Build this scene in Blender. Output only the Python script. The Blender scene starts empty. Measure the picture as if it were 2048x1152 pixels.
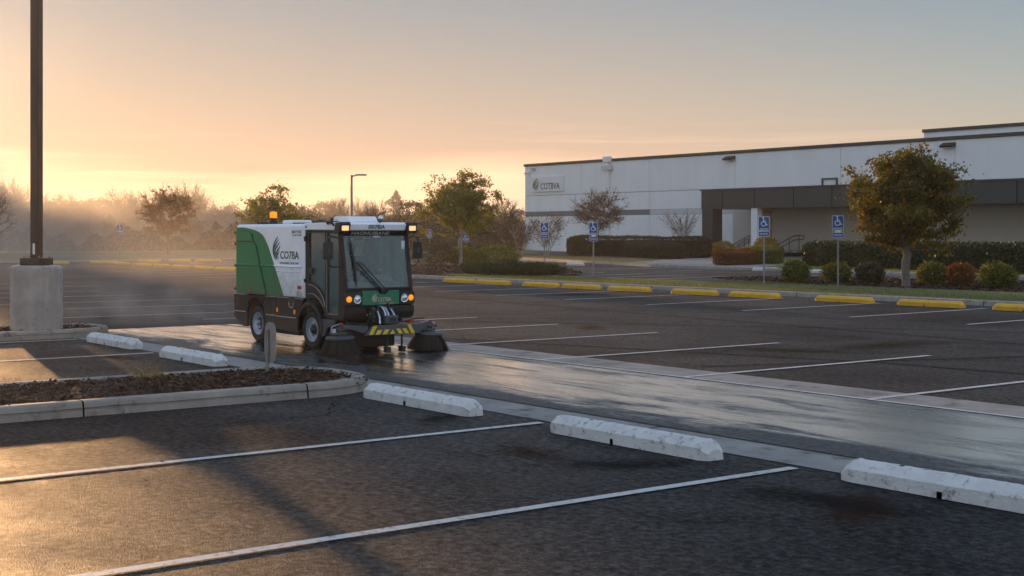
import bpy, bmesh, math, random
import numpy as np
from mathutils import Vector, Matrix
R = math.radians
rng = random.Random(7)
nrg = np.random.default_rng(11)
sc = bpy.context.scene
COL = sc.collection

# ------------------------------------------------------------------ frame
# world axes follow the car park: +x along the lane (toward the sweeper's nose), +y across it.
# the camera stands at the origin, 1.8 m up, looking along CF.
H = 1.8
CR = (.6015, .7989)      # camera right
CF = (-.7989, .6015)     # camera forward
def at(px, py, z=0.0):
    d = 2741.0*(H-z)/(py-466.0); s = (px-1024.0)/2741.0*d
    return (CR[0]*s+CF[0]*d, CR[1]*s+CF[1]*d)
def atd(px, d):
    s = (px-1024.0)/2741.0*d
    return (CR[0]*s+CF[0]*d, CR[1]*s+CF[1]*d)

# ------------------------------------------------------------------ materials
MATS = {}
def newmat(name):
    m = bpy.data.materials.new(name); m.use_nodes = True
    nt = m.node_tree; nt.nodes.clear(); MATS[name] = m
    return m, nt
def N(nt, t, **kw):
    n = nt.nodes.new(t)
    for k, v in kw.items():
        if k.startswith('_'): setattr(n, k[1:], v)
        else: n.inputs[k.replace('~', ' ')].default_value = v
    return n
def L(nt, a, b): nt.links.new(a, b)
def c4(c): return (c[0], c[1], c[2], 1)
def mul(c, k): return tuple(min(1, x*k) for x in c)
def ramp(nt, fac, stops):
    r = nt.nodes.new('ShaderNodeValToRGB'); e = r.color_ramp.elements
    while len(e) < len(stops): e.new(.5)
    for i, (p, c) in enumerate(stops):
        e[i].position = p; e[i].color = c4(c) if not isinstance(c, (int, float)) else (c, c, c, 1)
    L(nt, fac, r.inputs[0]); return r
def pm(name, col, rough=.5, metal=0, var=.12, scale=6, bump=0, bscale=60, spec=.5, dirt=None, coat=0, streak=0, film=None):
    """painted / plain surface with mottled colour, roughness break-up and fine bump"""
    m, nt = newmat(name)
    out = N(nt, 'ShaderNodeOutputMaterial'); b = N(nt, 'ShaderNodeBsdfPrincipled')
    b.inputs['Metallic'].default_value = metal
    b.inputs['Specular IOR Level'].default_value = spec
    b.inputs['Coat Weight'].default_value = coat
    tc = N(nt, 'ShaderNodeTexCoord')
    oi = N(nt, 'ShaderNodeObjectInfo'); osc = N(nt, 'ShaderNodeMath', _operation='MULTIPLY'); L(nt, oi.outputs['Random'], osc.inputs[0]); osc.inputs[1].default_value = 37.0
    off = N(nt, 'ShaderNodeVectorMath', _operation='ADD'); L(nt, tc.outputs['Object'], off.inputs[0]); L(nt, osc.outputs[0], off.inputs[1]); src = off.outputs[0]
    n1 = N(nt, 'ShaderNodeTexNoise', Scale=scale, Detail=6, Roughness=.62); L(nt, src, n1.inputs['Vector'])
    r1 = ramp(nt, n1.outputs['Fac'], [(.3, mul(col, 1-var)), (.7, mul(col, 1+var))])
    colo = r1.outputs[0]
    if dirt:
        n2 = N(nt, 'ShaderNodeTexNoise', Scale=dirt[2], Detail=8, Roughness=.7); L(nt, src, n2.inputs['Vector'])
        r2 = ramp(nt, n2.outputs['Fac'], [(dirt[1], 0), (dirt[1]+.14, 1)])
        mx = N(nt, 'ShaderNodeMixRGB'); L(nt, r2.outputs[0], mx.inputs[0]); L(nt, colo, mx.inputs[1])
        mx.inputs[2].default_value = c4(dirt[0]); colo = mx.outputs[0]
    if streak:
        ms = N(nt, 'ShaderNodeMapping'); L(nt, src, ms.inputs[0]); ms.inputs['Scale'].default_value = (1, 1, .09)
        ns_ = N(nt, 'ShaderNodeTexNoise', Scale=streak, Detail=8, Roughness=.7); L(nt, ms.outputs[0], ns_.inputs['Vector']); rs_ = ramp(nt, ns_.outputs['Fac'], [(.35, .80), (.55, 1)])
        mk = N(nt, 'ShaderNodeMixRGB', _blend_type='MULTIPLY', Fac=.25 if name != 'pedestal_concrete' else .75); L(nt, colo, mk.inputs[1]); L(nt, rs_.outputs[0], mk.inputs[2]); colo = mk.outputs[0]
    if film:
        sz = N(nt, 'ShaderNodeSeparateXYZ'); L(nt, tc.outputs['Object'], sz.inputs[0]); fm = N(nt, 'ShaderNodeMapRange'); L(nt, sz.outputs['Z'], fm.inputs[0]); fm.inputs[1].default_value = film[2]; fm.inputs[2].default_value = film[1]; fm.inputs[3].default_value = 0; fm.inputs[4].default_value = .5
        fn = N(nt, 'ShaderNodeTexNoise', Scale=7, Detail=8, Roughness=.72); L(nt, src, fn.inputs['Vector']); fa = N(nt, 'ShaderNodeMath', _operation='ADD'); L(nt, fm.outputs[0], fa.inputs[0]); L(nt, fn.outputs['Fac'], fa.inputs[1])
        fr_ = ramp(nt, fa.outputs[0], [(.62, 0), (1.0, .55)]); mf = N(nt, 'ShaderNodeMixRGB'); L(nt, fr_.outputs[0], mf.inputs[0]); L(nt, colo, mf.inputs[1]); mf.inputs[2].default_value = c4(film[0]); colo = mf.outputs[0]
    L(nt, colo, b.inputs['Base Color'])
    rr = N(nt, 'ShaderNodeMapRange'); L(nt, n1.outputs['Fac'], rr.inputs[0])
    rr.inputs[3].default_value = max(.02, rough-.1); rr.inputs[4].default_value = min(1, rough+.1)
    L(nt, rr.outputs[0], b.inputs['Roughness'])
    if bump:
        n3 = N(nt, 'ShaderNodeTexNoise', Scale=bscale, Detail=5, Roughness=.6); L(nt, src, n3.inputs['Vector'])
        bp = N(nt, 'ShaderNodeBump', Strength=bump, Distance=.01); L(nt, n3.outputs['Fac'], bp.inputs['Height'])
        L(nt, bp.outputs[0], b.inputs['Normal'])
    L(nt, b.outputs[0], out.inputs[0]); return m
def leafmat(name, cols, trans=.35, rough=.55):
    m, nt = newmat(name)
    out = N(nt, 'ShaderNodeOutputMaterial'); g = N(nt, 'ShaderNodeNewGeometry')
    st = [(i/(len(cols)-1) if len(cols) > 1 else 0, c) for i, c in enumerate(cols)]
    r = ramp(nt, g.outputs['Random Per Island'], st)
    b = N(nt, 'ShaderNodeBsdfPrincipled', Roughness=rough); L(nt, r.outputs[0], b.inputs['Base Color'])
    b.inputs['Specular IOR Level'].default_value = .3
    t = N(nt, 'ShaderNodeBsdfTranslucent'); hs = N(nt, 'ShaderNodeHueSaturation', Saturation=1.15, Value=1.5)
    L(nt, r.outputs[0], hs.inputs['Color']); L(nt, hs.outputs[0], t.inputs[0])
    mx = N(nt, 'ShaderNodeMixShader', Fac=trans); L(nt, b.outputs[0], mx.inputs[1]); L(nt, t.outputs[0], mx.inputs[2])
    L(nt, mx.outputs[0], out.inputs[0]); return m

def asphalt(name, base, wet=False):
    m, nt = newmat(name)
    out = N(nt, 'ShaderNodeOutputMaterial'); b = N(nt, 'ShaderNodeBsdfPrincipled')
    tc = N(nt, 'ShaderNodeTexCoord'); o = tc.outputs['Object']
    big = N(nt, 'ShaderNodeTexNoise', Scale=.22, Detail=7, Roughness=.62, Distortion=.4); L(nt, o, big.inputs['Vector'])
    mid = N(nt, 'ShaderNodeTexNoise', Scale=1.6, Detail=8, Roughness=.7); L(nt, o, mid.inputs['Vector'])
    grit = N(nt, 'ShaderNodeTexNoise', Scale=55, Detail=3, Roughness=.8); L(nt, o, grit.inputs['Vector'])
    vor = N(nt, 'ShaderNodeTexVoronoi', Scale=95); L(nt, o, vor.inputs['Vector'])
    mp = N(nt, 'ShaderNodeMapping'); L(nt, o, mp.inputs[0]); mp.inputs['Scale'].default_value = (.42, 1.9, 1)
    strk = N(nt, 'ShaderNodeTexNoise', Scale=1.15, Detail=9, Roughness=.72, Distortion=.5); L(nt, mp.outputs[0], strk.inputs['Vector'])
    rb = ramp(nt, big.outputs['Fac'], [(.33, mul(base, .62)), (.5, base), (.68, (base[0]*1.5, base[1]*1.42, base[2]*1.38))])
    rs = ramp(nt, mid.outputs['Fac'], [(.3, .6), (.5, 1), (.72, 1.0)])
    m1 = N(nt, 'ShaderNodeMixRGB', _blend_type='MULTIPLY', Fac=.8); L(nt, rb.outputs[0], m1.inputs[1]); L(nt, rs.outputs[0], m1.inputs[2])
    pe = N(nt, 'ShaderNodeTexNoise', Scale=14, Detail=8, Roughness=.82); L(nt, o, pe.inputs['Vector'])
    rpe = ramp(nt, pe.outputs['Fac'], [(.38, .15), (.5, .8), (.60, 2.6)]); m1b = N(nt, 'ShaderNodeMixRGB', _blend_type='MULTIPLY', Fac=.85 if not wet else .3); L(nt, m1.outputs[0], m1b.inputs[1]); L(nt, rpe.outputs[0], m1b.inputs[2]); m1 = m1b
    rg = ramp(nt, vor.outputs['Color'], [(0, .35), (.8, 1.0), (.97, 1.0), (1, 1.0)])
    m2 = N(nt, 'ShaderNodeMixRGB', _blend_type='MULTIPLY', Fac=.75); L(nt, m1.outputs[0], m2.inputs[1]); L(nt, rg.outputs[0], m2.inputs[2])
    # pale stones
    vs = N(nt, 'ShaderNodeTexVoronoi', Scale=42, _feature='F1'); L(nt, o, vs.inputs['Vector'])
    rv = ramp(nt, vs.outputs['Distance'], [(.10, 1), (.2, 0)])
    sp = N(nt, 'ShaderNodeSeparateColor'); L(nt, vs.outputs['Color'], sp.inputs[0])
    gt = N(nt, 'ShaderNodeMath', _operation='GREATER_THAN'); L(nt, sp.outputs[0], gt.inputs[0]); gt.inputs[1].default_value = .8
    mm = N(nt, 'ShaderNodeMath', _operation='MULTIPLY'); L(nt, rv.outputs[0], mm.inputs[0]); L(nt, gt.outputs[0], mm.inputs[1])
    m3 = N(nt, 'ShaderNodeMixRGB'); L(nt, mm.outputs[0], m3.inputs[0]); L(nt, m2.outputs[0], m3.inputs[1]); m3.inputs[2].default_value = (.2, .18, .16, 1) if not wet else (.08, .075, .07, 1)
    col = m3.outputs[0]
    # oil and rust stains in the parking bays
    sn = N(nt, 'ShaderNodeTexNoise', Scale=.55, Detail=4, Roughness=.6); L(nt, o, sn.inputs['Vector'])
    rst = ramp(nt, sn.outputs['Fac'], [(.60, 0), (.72, 1)])
    m4 = N(nt, 'ShaderNodeMixRGB'); L(nt, rst.outputs[0], m4.inputs[0]); L(nt, col, m4.inputs[1]); m4.inputs[2].default_value = (base[0]*.75, base[1]*.5, base[2]*.42, 1)
    col = m4.outputs[0]
    # cracks
    dn = N(nt, 'ShaderNodeTexNoise', Scale=2.5, Detail=8, Roughness=.7); L(nt, o, dn.inputs['Vector'])
    va = N(nt, 'ShaderNodeVectorMath', _operation='SCALE'); L(nt, dn.outputs['Color'], va.inputs[0]); va.inputs['Scale'].default_value = .55
    vb = N(nt, 'ShaderNodeVectorMath', _operation='ADD'); L(nt, o, vb.inputs[0]); L(nt, va.outputs[0], vb.inputs[1])
    cv = N(nt, 'ShaderNodeTexVoronoi', Scale=.27, _feature='DISTANCE_TO_EDGE'); L(nt, vb.outputs[0], cv.inputs['Vector'])
    rc = ramp(nt, cv.outputs['Distance'], [(.003, 1), (.009, 0)])
    cm = N(nt, 'ShaderNodeTexNoise', Scale=.45, Detail=3); L(nt, o, cm.inputs['Vector'])
    rcm = ramp(nt, cm.outputs['Fac'], [(.45, 0), (.52, 1)])
    cc = N(nt, 'ShaderNodeMath', _operation='MULTIPLY'); L(nt, rc.outputs[0], cc.inputs[0]); L(nt, rcm.outputs[0], cc.inputs[1])
    m5 = N(nt, 'ShaderNodeMixRGB'); L(nt, cc.outputs[0], m5.inputs[0]); L(nt, col, m5.inputs[1]); m5.inputs[2].default_value = (.008, .008, .008, 1)
    L(nt, m5.outputs[0], b.inputs['Base Color'])
    # relief
    ad = N(nt, 'ShaderNodeMath', _operation='MULTIPLY_ADD'); L(nt, vor.outputs['Distance'], ad.inputs[0]); ad.inputs[1].default_value = 1.0; ag = N(nt, 'ShaderNodeMath', _operation='MULTIPLY_ADD'); L(nt, pe.outputs['Fac'], ag.inputs[0]); ag.inputs[1].default_value = 2.2; L(nt, grit.outputs['Fac'], ag.inputs[2]); L(nt, ag.outputs[0], ad.inputs[2])
    ac = N(nt, 'ShaderNodeMath', _operation='MULTIPLY_ADD'); L(nt, cc.outputs[0], ac.inputs[0]); ac.inputs[1].default_value = -1.5; L(nt, ad.outputs[0], ac.inputs[2])
    bp = N(nt, 'ShaderNodeBump', Strength=.9 if not wet else .14, Distance=.009 if not wet else .003); L(nt, ac.outputs[0], bp.inputs['Height'])
    if wet:
        sy = N(nt, 'ShaderNodeSeparateXYZ'); L(nt, o, sy.inputs[0]); wy = N(nt, 'ShaderNodeMapRange'); L(nt, sy.outputs['Y'], wy.inputs[0]); wy.inputs[1].default_value = 8.75; wy.inputs[2].default_value = 11.95
        re_ = ramp(nt, wy.outputs[0], [(0, .26), (.16, .10), (.34, 0), (.80, 0), (1, .10)]); sm_ = N(nt, 'ShaderNodeMath', _operation='ADD'); L(nt, strk.outputs['Fac'], sm_.inputs[0]); L(nt, re_.outputs[0], sm_.inputs[1]); strk = sm_
        rw = ramp(nt, strk.outputs[0], [(.36, .06), (.48, .13), (.57, .32), (.66, .6)]); L(nt, rw.outputs[0], b.inputs['Roughness'])
        b2 = N(nt, 'ShaderNodeBump', Strength=.14, Distance=.02); L(nt, strk.outputs[0], b2.inputs['Height'])
        L(nt, bp.outputs[0], b2.inputs['Normal']); L(nt, b2.outputs[0], b.inputs['Normal'])
        b.inputs['IOR'].default_value = 2.3; b.inputs['Coat IOR'].default_value = 2.3; rcw = ramp(nt, strk.outputs[0], [(.46, 1), (.62, .0)]); L(nt, rcw.outputs[0], b.inputs['Coat Weight']); rws = ramp(nt, pe.outputs['Fac'], [(.40, .15), (.55, .8)]); rw2 = ramp(nt, strk.outputs[0], [(.5, 1), (.68, .25)]); mws = N(nt, 'ShaderNodeMath', _operation='MULTIPLY'); L(nt, rws.outputs[0], mws.inputs[0]); L(nt, rw2.outputs[0], mws.inputs[1]); L(nt, mws.outputs[0], b.inputs['Specular IOR Level']); b.inputs['Coat Roughness'].default_value = .14; L(nt, b2.outputs[0], b.inputs['Coat Normal'])
    else:
        rw = ramp(nt, mid.outputs['Fac'], [(.3, .52), (.7, .72)]); L(nt, rw.outputs[0], b.inputs['Roughness'])
        L(nt, bp.outputs[0], b.inputs['Normal'])
        rsp = ramp(nt, pe.outputs['Fac'], [(.38, .05), (.5, .2), (.61, .5)]); rbs = ramp(nt, big.outputs['Fac'], [(.36, .35), (.6, 1)])  # specular cut in the grain pits, standing in for cavity shade
        msp = N(nt, 'ShaderNodeMath', _operation='MULTIPLY'); L(nt, rsp.outputs[0], msp.inputs[0]); L(nt, rbs.outputs[0], msp.inputs[1]); L(nt, msp.outputs[0], b.inputs['Specular IOR Level'])
    L(nt, b.outputs[0], out.inputs[0]); return m

M_ASPH = asphalt('asphalt', (.027, .0265, .0275))
M_ASPH2 = asphalt('asphalt_inner', (.036, .037, .039))
M_WET = asphalt('wet_asphalt', (.018, .018, .019), wet=True)
M_GUT = pm('gutter_concrete', (.235, .222, .208), .7, var=.3, scale=1.7, bump=.5, bscale=70, dirt=((.07, .06, .055), .55, 2.5))
M_KERB = pm('kerb_concrete', (.26, .235, .20), .75, var=.25, scale=3, bump=.6, bscale=50, dirt=((.09, .075, .06), .56, 4))
M_BLOCKW = pm('white_block', (.62, .61, .59), .7, var=.12, scale=5, bump=.8, bscale=45, dirt=((.20, .165, .13), .545, 12))
M_BLOCKY = pm('yellow_block', (.68, .36, .02), .55, var=.12, scale=4, bump=.4, bscale=40, dirt=((.22, .14, .04), .62, 8))
M_PED = pm('pedestal_concrete', (.36, .335, .30), .8, streak=5, var=.22, scale=2.2, bump=.7, bscale=30, dirt=((.17, .15, .13), .58, 3))
M_LINE = pm('line_paint', (.55, .54, .52), .6, var=.15, scale=3, bump=.7, bscale=90, dirt=((.07, .066, .062), .54, 16))
M_SEAM = pm('tar', (.007, .007, .007), .9, var=.3, scale=8, bump=.3, spec=.05)
M_BRONZE = pm('bronze_paint', (.018, .013, .010), .45, metal=.2, var=.15, scale=3, bump=.1)
M_STEEL = pm('galvanised', (.23, .235, .24), .45, metal=.6, var=.25, scale=12, bump=.2, bscale=90)
M_SIGNBACK = pm('sign_back', (.30, .27, .24), .55, metal=.3, var=.15, scale=6, bump=.1)
M_BLUE = pm('sign_blue', (.012, .065, .26), .4, var=.08)
M_WHITE = pm('sign_white', (.7, .71, .72), .45, var=.05)
M_WALL = pm('wall_paint', (.78, .78, .77), .85, streak=.8, var=.035, scale=.5, bump=.35, bscale=25)
M_WALLJ = pm('wall_joint', (.25, .25, .25), .9, var=.1)
M_STRIPE = pm('wall_stripe', (.16, .175, .175), .8, var=.06, scale=.6)
M_STRIPE2 = pm('wall_stripe_pale', (.55, .55, .56), .8, var=.05, scale=.6)
M_CAP = pm('roof_cap', (.045, .044, .042), .5, metal=.2, var=.1)
M_CANO = pm('canopy_metal', (.028, .038, .041), .5, metal=.1, var=.10, scale=.8)
M_WALLC = pm('wall_cream', (.50, .47, .42), .85, var=.05, scale=.6, bump=.2, bscale=20)
M_DOORB = pm('door_brown', (.12, .05, .02), .35, var=.1)
M_RAIL = pm('rail_dark', (.06, .062, .065), .5, metal=.3, var=.1)
M_BARK = pm('bark', (.16, .135, .115), .9, var=.35, scale=14, bump=1, bscale=30)
M_BARK2 = pm('bark_pale', (.34, .29, .23), .9, var=.25, scale=9, bump=1, bscale=30)
M_BARKF = pm('bark_far', (.09, .07, .055), .9, var=.2)
M_MULCH = leafmat('mulch', [(.025, .013, .009), (.05, .024, .015), (.085, .045, .030), (.03, .018, .013), (.15, .10, .07)], 0, .8)
M_MULCHB = pm('mulch_bed', (.032, .019, .014), .95, var=.5, scale=25, bump=1, bscale=60)
M_GRASSB = leafmat('grass_blades', [(.08, .11, .03), (.13, .15, .045), (.18, .18, .065), (.24, .21, .09)], .3)
M_TURF = pm('turf', (.14, .155, .055), .95, var=.35, scale=2.2, bump=1, bscale=60, dirt=((.13, .11, .055), .52, .9))
M_FIELD = pm('field', (.10, .10, .045), .95, var=.3, scale=.3, bump=1, bscale=4)
L_TREE = leafmat('leaf_bronze', [(.05, .065, .014), (.10, .10, .02), (.19, .125, .024), (.06, .07, .014), (.30, .16, .03)], .42)
L_TREE2 = leafmat('leaf_olive', [(.10, .115, .02), (.19, .18, .032), (.27, .21, .04), (.09, .11, .022)], .42)
L_RED = leafmat('leaf_russet', [(.17, .07, .035), (.23, .09, .04), (.28, .14, .05), (.12, .06, .03)], .45)
L_BRN = leafmat('leaf_brown', [(.10, .055, .038), (.12, .07, .05), (.07, .045, .033)], .4)
L_DARK = leafmat('leaf_dark', [(.015, .025, .01), (.045, .062, .022), (.028, .036, .014), (.07, .08, .03)], .2)
L_HEDGEB = leafmat('leaf_hedge_brown', [(.05, .04, .022), (.065, .058, .028), (.045, .052, .024)], .2)
L_BUSH = leafmat('leaf_bush', [(.03, .05, .012), (.10, .12, .022), (.22, .20, .035), (.025, .035, .01)], .4)
L_ORNG = leafmat('leaf_orange', [(.20, .07, .02), (.28, .10, .03), (.15, .06, .02), (.10, .07, .02)], .4)
L_YELL = leafmat('leaf_yellow', [(.17, .13, .03), (.23, .16, .04), (.11, .10, .03)], .4)
L_FAR = leafmat('leaf_far', [(.05, .045, .02), (.08, .06, .03), (.04, .04, .02)], .3)
L_TWIG = leafmat('twig', [(.10, .065, .045), (.15, .10, .07), (.08, .05, .035)], 0, .9)
L_TWIGP = leafmat('twig_pale', [(.26, .20, .14), (.34, .27, .19)], 0, .9)

# ------------------------------------------------------------------ mesh builder
class MB:
    def __init__(s): s.v = []; s.f = []
    def add(s, vs, fs):
        k = len(s.v); s.v += [tuple(p) for p in vs]; s.f += [tuple(i+k for i in f) for f in fs]; return s
    def box(s, x0, y0, z0, x1, y1, z1):
        vs = [(x, y, z) for z in (z0, z1) for y in (y0, y1) for x in (x0, x1)]
        return s.add(vs, [(0, 2, 3, 1), (4, 5, 7, 6), (0, 1, 5, 4), (2, 6, 7, 3), (0, 4, 6, 2), (1, 3, 7, 5)])
    def prism(s, pts, axis, a0, a1):
        """polygon in the two other axes (x,z for y / y,z for x / x,y for z) extruded from a0 to a1"""
        n = len(pts)
        def P(p, a): return {'y': (p[0], a, p[1]), 'x': (a, p[0], p[1]), 'z': (p[0], p[1], a)}[axis]
        vs = [P(p, a0) for p in pts]+[P(p, a1) for p in pts]
        return s.add(vs, [tuple(range(n))[::-1], tuple(range(n, 2*n))]+[(i, (i+1) % n, n+(i+1) % n, n+i) for i in range(n)])
    def tube(s, pts, r, n=8, cap=True):
        pts = [Vector(p) for p in pts]; m = len(pts)
        if not hasattr(r, '__len__'): r = [r]*m
        t0 = (pts[1]-pts[0]).normalized(); up = Vector((0, 0, 1)) if abs(t0.z) < .9 else Vector((1, 0, 0))
        a = t0.cross(up).normalized(); vs = []
        for i, p in enumerate(pts):
            t = (pts[min(i+1, m-1)]-pts[max(i-1, 0)]).normalized()
            a = (a-t*a.dot(t)).normalized(); b = t.cross(a)
            for k in range(n):
                w = 2*math.pi*k/n; vs.append(p+(a*math.cos(w)+b*math.sin(w))*r[i])
        fs = [(i*n+k, i*n+(k+1) % n, (i+1)*n+(k+1) % n, (i+1)*n+k) for i in range(m-1) for k in range(n)]
        if cap: fs += [tuple(range(n))[::-1], tuple(range((m-1)*n, m*n))]
        return s.add(vs, fs)
    def lathe(s, prof, c=(0, 0, 0), axis='z', n=24, a0=0, a1=2*math.pi):
        vs = []; full = abs(a1-a0-2*math.pi) < 1e-6; q = n if full else n+1
        for r, h in prof:
            for k in range(q):
                w = a0+(a1-a0)*k/n; x, y = r*math.cos(w), r*math.sin(w)
                p = {'z': (x, y, h), 'y': (x, h, y), 'x': (h, x, y)}[axis]
                vs.append((p[0]+c[0], p[1]+c[1], p[2]+c[2]))
        fs = []
        for i in range(len(prof)-1):
            for k in range(n):
                k2 = (k+1) % q if full else k+1
                fs.append((i*q+k, i*q+k2, (i+1)*q+k2, (i+1)*q+k))
        return s.add(vs, fs)
    def xf(s, M):
        s.v = [tuple(M @ Vector(p)) for p in s.v]; return s
    def build(s, name, mat, parent=None, bevel=0, smooth=None, seg=2, fix=True):
        me = bpy.data.meshes.new(name); me.from_pydata(s.v, [], s.f)
        if fix:
            bm = bmesh.new(); bm.from_mesh(me); bmesh.ops.recalc_face_normals(bm, faces=bm.faces); bm.to_mesh(me); bm.free()
        me.update(); me.materials.append(mat)
        if smooth:
            me.polygons.foreach_set('use_smooth', [True]*len(me.polygons)); me.set_sharp_from_angle(angle=R(smooth))
        o = bpy.data.objects.new(name, me); COL.objects.link(o)
        if parent: o.parent = parent
        if bevel:
            b = o.modifiers.new('bevel', 'BEVEL'); b.width = bevel; b.segments = seg; b.limit_method = 'ANGLE'; b.angle_limit = R(35)
        return o
def tag(o, label=None, cat=None, group=None, kind=None):
    if label: o['label'] = label
    if cat: o['category'] = cat
    if group: o['group'] = group
    if kind: o['kind'] = kind
    return o
def empty(name, loc, rz=0, label=None, cat=None, group=None):
    o = bpy.data.objects.new(name, None); COL.objects.link(o); o.location = loc; o.rotation_euler = (0, 0, rz)
    o.empty_display_size = .2
    return tag(o, label, cat, group)
def children(o): return [c for c in bpy.data.objects if c.parent == o]
def copy_tree(o, parent=None):
    c = o.copy(); COL.objects.link(c); c.parent = parent
    for ch in children(o): copy_tree(ch, c)
    return c
def struct(o): o['kind'] = 'structure'; return o
def npmesh(name, V, F, mat):
    """V (n,3) verts, F (m,k) faces of equal size"""
    me = bpy.data.meshes.new(name); k = F.shape[1]
    me.vertices.add(len(V)); me.vertices.foreach_set('co', V.astype(np.float32).ravel())
    me.loops.add(F.size); me.loops.foreach_set('vertex_index', F.astype(np.int32).ravel())
    me.polygons.add(len(F)); me.polygons.foreach_set('loop_start', np.arange(0, F.size, k, dtype=np.int32))
    me.update(calc_edges=True); me.validate(); me.materials.append(mat); return me
def npobj(name, me, parent=None):
    o = bpy.data.objects.new(name, me); COL.objects.link(o)
    if parent: o.parent = parent
    return o
def leaves(C, size, asp=.6, up=0.0, seed=0):
    g = np.random.default_rng(seed); n = len(C)
    a = g.normal(size=(n, 3)); a /= np.linalg.norm(a, axis=1)[:, None]
    b = g.normal(size=(n, 3)); b[:, 2] += up*2; b -= a*(a*b).sum(1)[:, None]; b /= np.linalg.norm(b, axis=1)[:, None]
    s = size*g.uniform(.6, 1.3, (n, 1))
    V = np.stack([C-a*s, C+b*s*asp, C+a*s, C-b*s*asp*.8], 1).reshape(-1, 3)
    return V, np.arange(4*n).reshape(n, 4)

# ------------------------------------------------------------------ text and emblem
def text_mesh(body, w, h, bold=.0):
    cu = bpy.data.curves.new('t', 'FONT'); cu.body = body; cu.extrude = .01; cu.offset = bold; cu.resolution_u = 3
    o = bpy.data.objects.new('t', cu); COL.objects.link(o)
    dg = bpy.context.evaluated_depsgraph_get(); me = bpy.data.meshes.new_from_object(o.evaluated_get(dg))
    bpy.data.objects.remove(o)
    co = np.empty(len(me.vertices)*3, np.float32); me.vertices.foreach_get('co', co); co = co.reshape(-1, 3)
    mn, mx = co.min(0), co.max(0)
    co[:, 0] = (co[:, 0]-mn[0])/(mx[0]-mn[0])*w; co[:, 1] = (co[:, 1]-mn[1])/(mx[1]-mn[1])*h; co[:, 2] = (co[:, 2]-mn[2])/(mx[2]-mn[2])
    return me, co
def put_text(name, body, w, h, org, right, upv, nrm, mat, parent, bold=.0, thick=.003):
    me, co = text_mesh(body, w, h, bold)
    org, right, upv, nrm = map(np.array, (org, right, upv, nrm))
    P = org+co[:, :1]*right+co[:, 1:2]*upv+co[:, 2:3]*nrm*thick
    me.vertices.foreach_set('co', P.astype(np.float32).ravel()); me.update(); me.materials.clear(); me.materials.append(mat)
    me.name = name
    return npobj(name, me, parent)
def emblem(name, w, h, org, right, upv, nrm, mat, parent, thick=.003):
    mb = MB(); org, right, upv, nrm = map(np.array, (org, right, upv, nrm))
    S = [(.42, .0), (.47, .04), (.52, .08), (.58, .0), (.70, .02)]
    E = [(.66, 1.0), (.74, .88), (.84, .76), (.93, .62), (.80, .40)]
    B = [-.75, -.55, -.42, -.25, -.12]
    for k in range(5):
        p0 = np.array(S[k]); p3 = np.array(E[k]); p1 = p0+np.array((B[k], .45)); p2 = p3+np.array((-.5+.07*k, -.30))
        if k == 0: p2 = p3+np.array((-.25, -.15))
        pts = []
        for i in range(15):
            t = i/14; p = (1-t)**3*p0+3*(1-t)**2*t*p1+3*(1-t)*t*t*p2+t**3*p3; pts.append(p)
        top, bot = [], []
        for i in range(15):
            d = pts[min(i+1, 14)]-pts[max(i-1, 0)]; d = d/np.linalg.norm(d); nn = np.array((-d[1], d[0]))
            wd = .052*math.sin(math.pi*min(1, .03+i/14*.95))**.6
            top.append(pts[i]+nn*wd); bot.append(pts[i]-nn*wd)
        for i in range(14):
            q = [top[i], top[i+1], bot[i+1], bot[i]]
            vs = [org+p[0]*w*right+p[1]*h*upv for p in q]+[org+p[0]*w*right+p[1]*h*upv+nrm*thick for p in q]
            mb.add(vs, [(4, 5, 6, 7), (0, 1, 5, 4), (2, 3, 7, 6)])
    return mb.build(name, mat, parent)
# ================================================================== GROUND
def sheet(name, x0, y0, x1, y1, z, mat, sub=None):
    return struct(MB().add([(x0, y0, z), (x1, y0, z), (x1, y1, z), (x0, y1, z)], [(0, 1, 2, 3)]).build(name, mat, fix=False))
def poly(name, pts, z, mat):
    a = sum(pts[i][0]*pts[(i+1) % len(pts)][1]-pts[(i+1) % len(pts)][0]*pts[i][1] for i in range(len(pts)))
    if a < 0: pts = pts[::-1]
    return struct(MB().add([(p[0], p[1], z) for p in pts], [tuple(range(len(pts)))]).build(name, mat, fix=False))
sheet('ground', -1500, -1500, 1500, 1500, -.03, M_FIELD)
sheet('parking_lot', -84, -40, 40, 52.6, 0, M_ASPH)
sheet('inner_parking_lot', -84, 33.2, 40, 52.6, .004, M_ASPH2)
sheet('wet_lane', -24.9, 8.75, 40, 11.93, .004, M_WET)
sheet('gutter', -23.2, 8.13, 40, 8.75, .005, M_GUT)
sheet('concrete_band', -21.0, 11.95, 40, 12.75, .005, M_GUT)
poly('far_road', [(-150, -60), (-128, -60), (-106, 100), (-124, 100)], -.022, M_GUT)

def strips(name, segs, w=.10, z=.009, mat=None):
    """painted markings of one layout, flat strips"""
    mb = MB()
    for (a, b) in segs:
        d = Vector((b[0]-a[0], b[1]-a[1])); n = Vector((-d.y, d.x)).normalized()*w/2
        mb.add([(a[0]+n.x, a[1]+n.y, z), (a[0]-n.x, a[1]-n.y, z), (b[0]-n.x, b[1]-n.y, z), (b[0]+n.x, b[1]+n.y, z)], [(0, 1, 2, 3)])
    o = mb.build(name, mat or M_LINE, fix=False)
    o.data.polygons.foreach_set('use_smooth', [False]*len(mb.f)); return struct(o)
near = [((-u, -6), (-u, 8.02)) for u in (.9, 4.05, 7.07, 10.19)]+[((-u, -6), (-u, 8.05)) for u in (19.62, 22.9)]
near += [((-u, -2), (-u, 8.0)) for u in (28.9, 32.1)]
strips('parking_line', near)
strips('lane_line', [((-21.5, 11.96), (40, 11.96))], .07, .0095)
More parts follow.
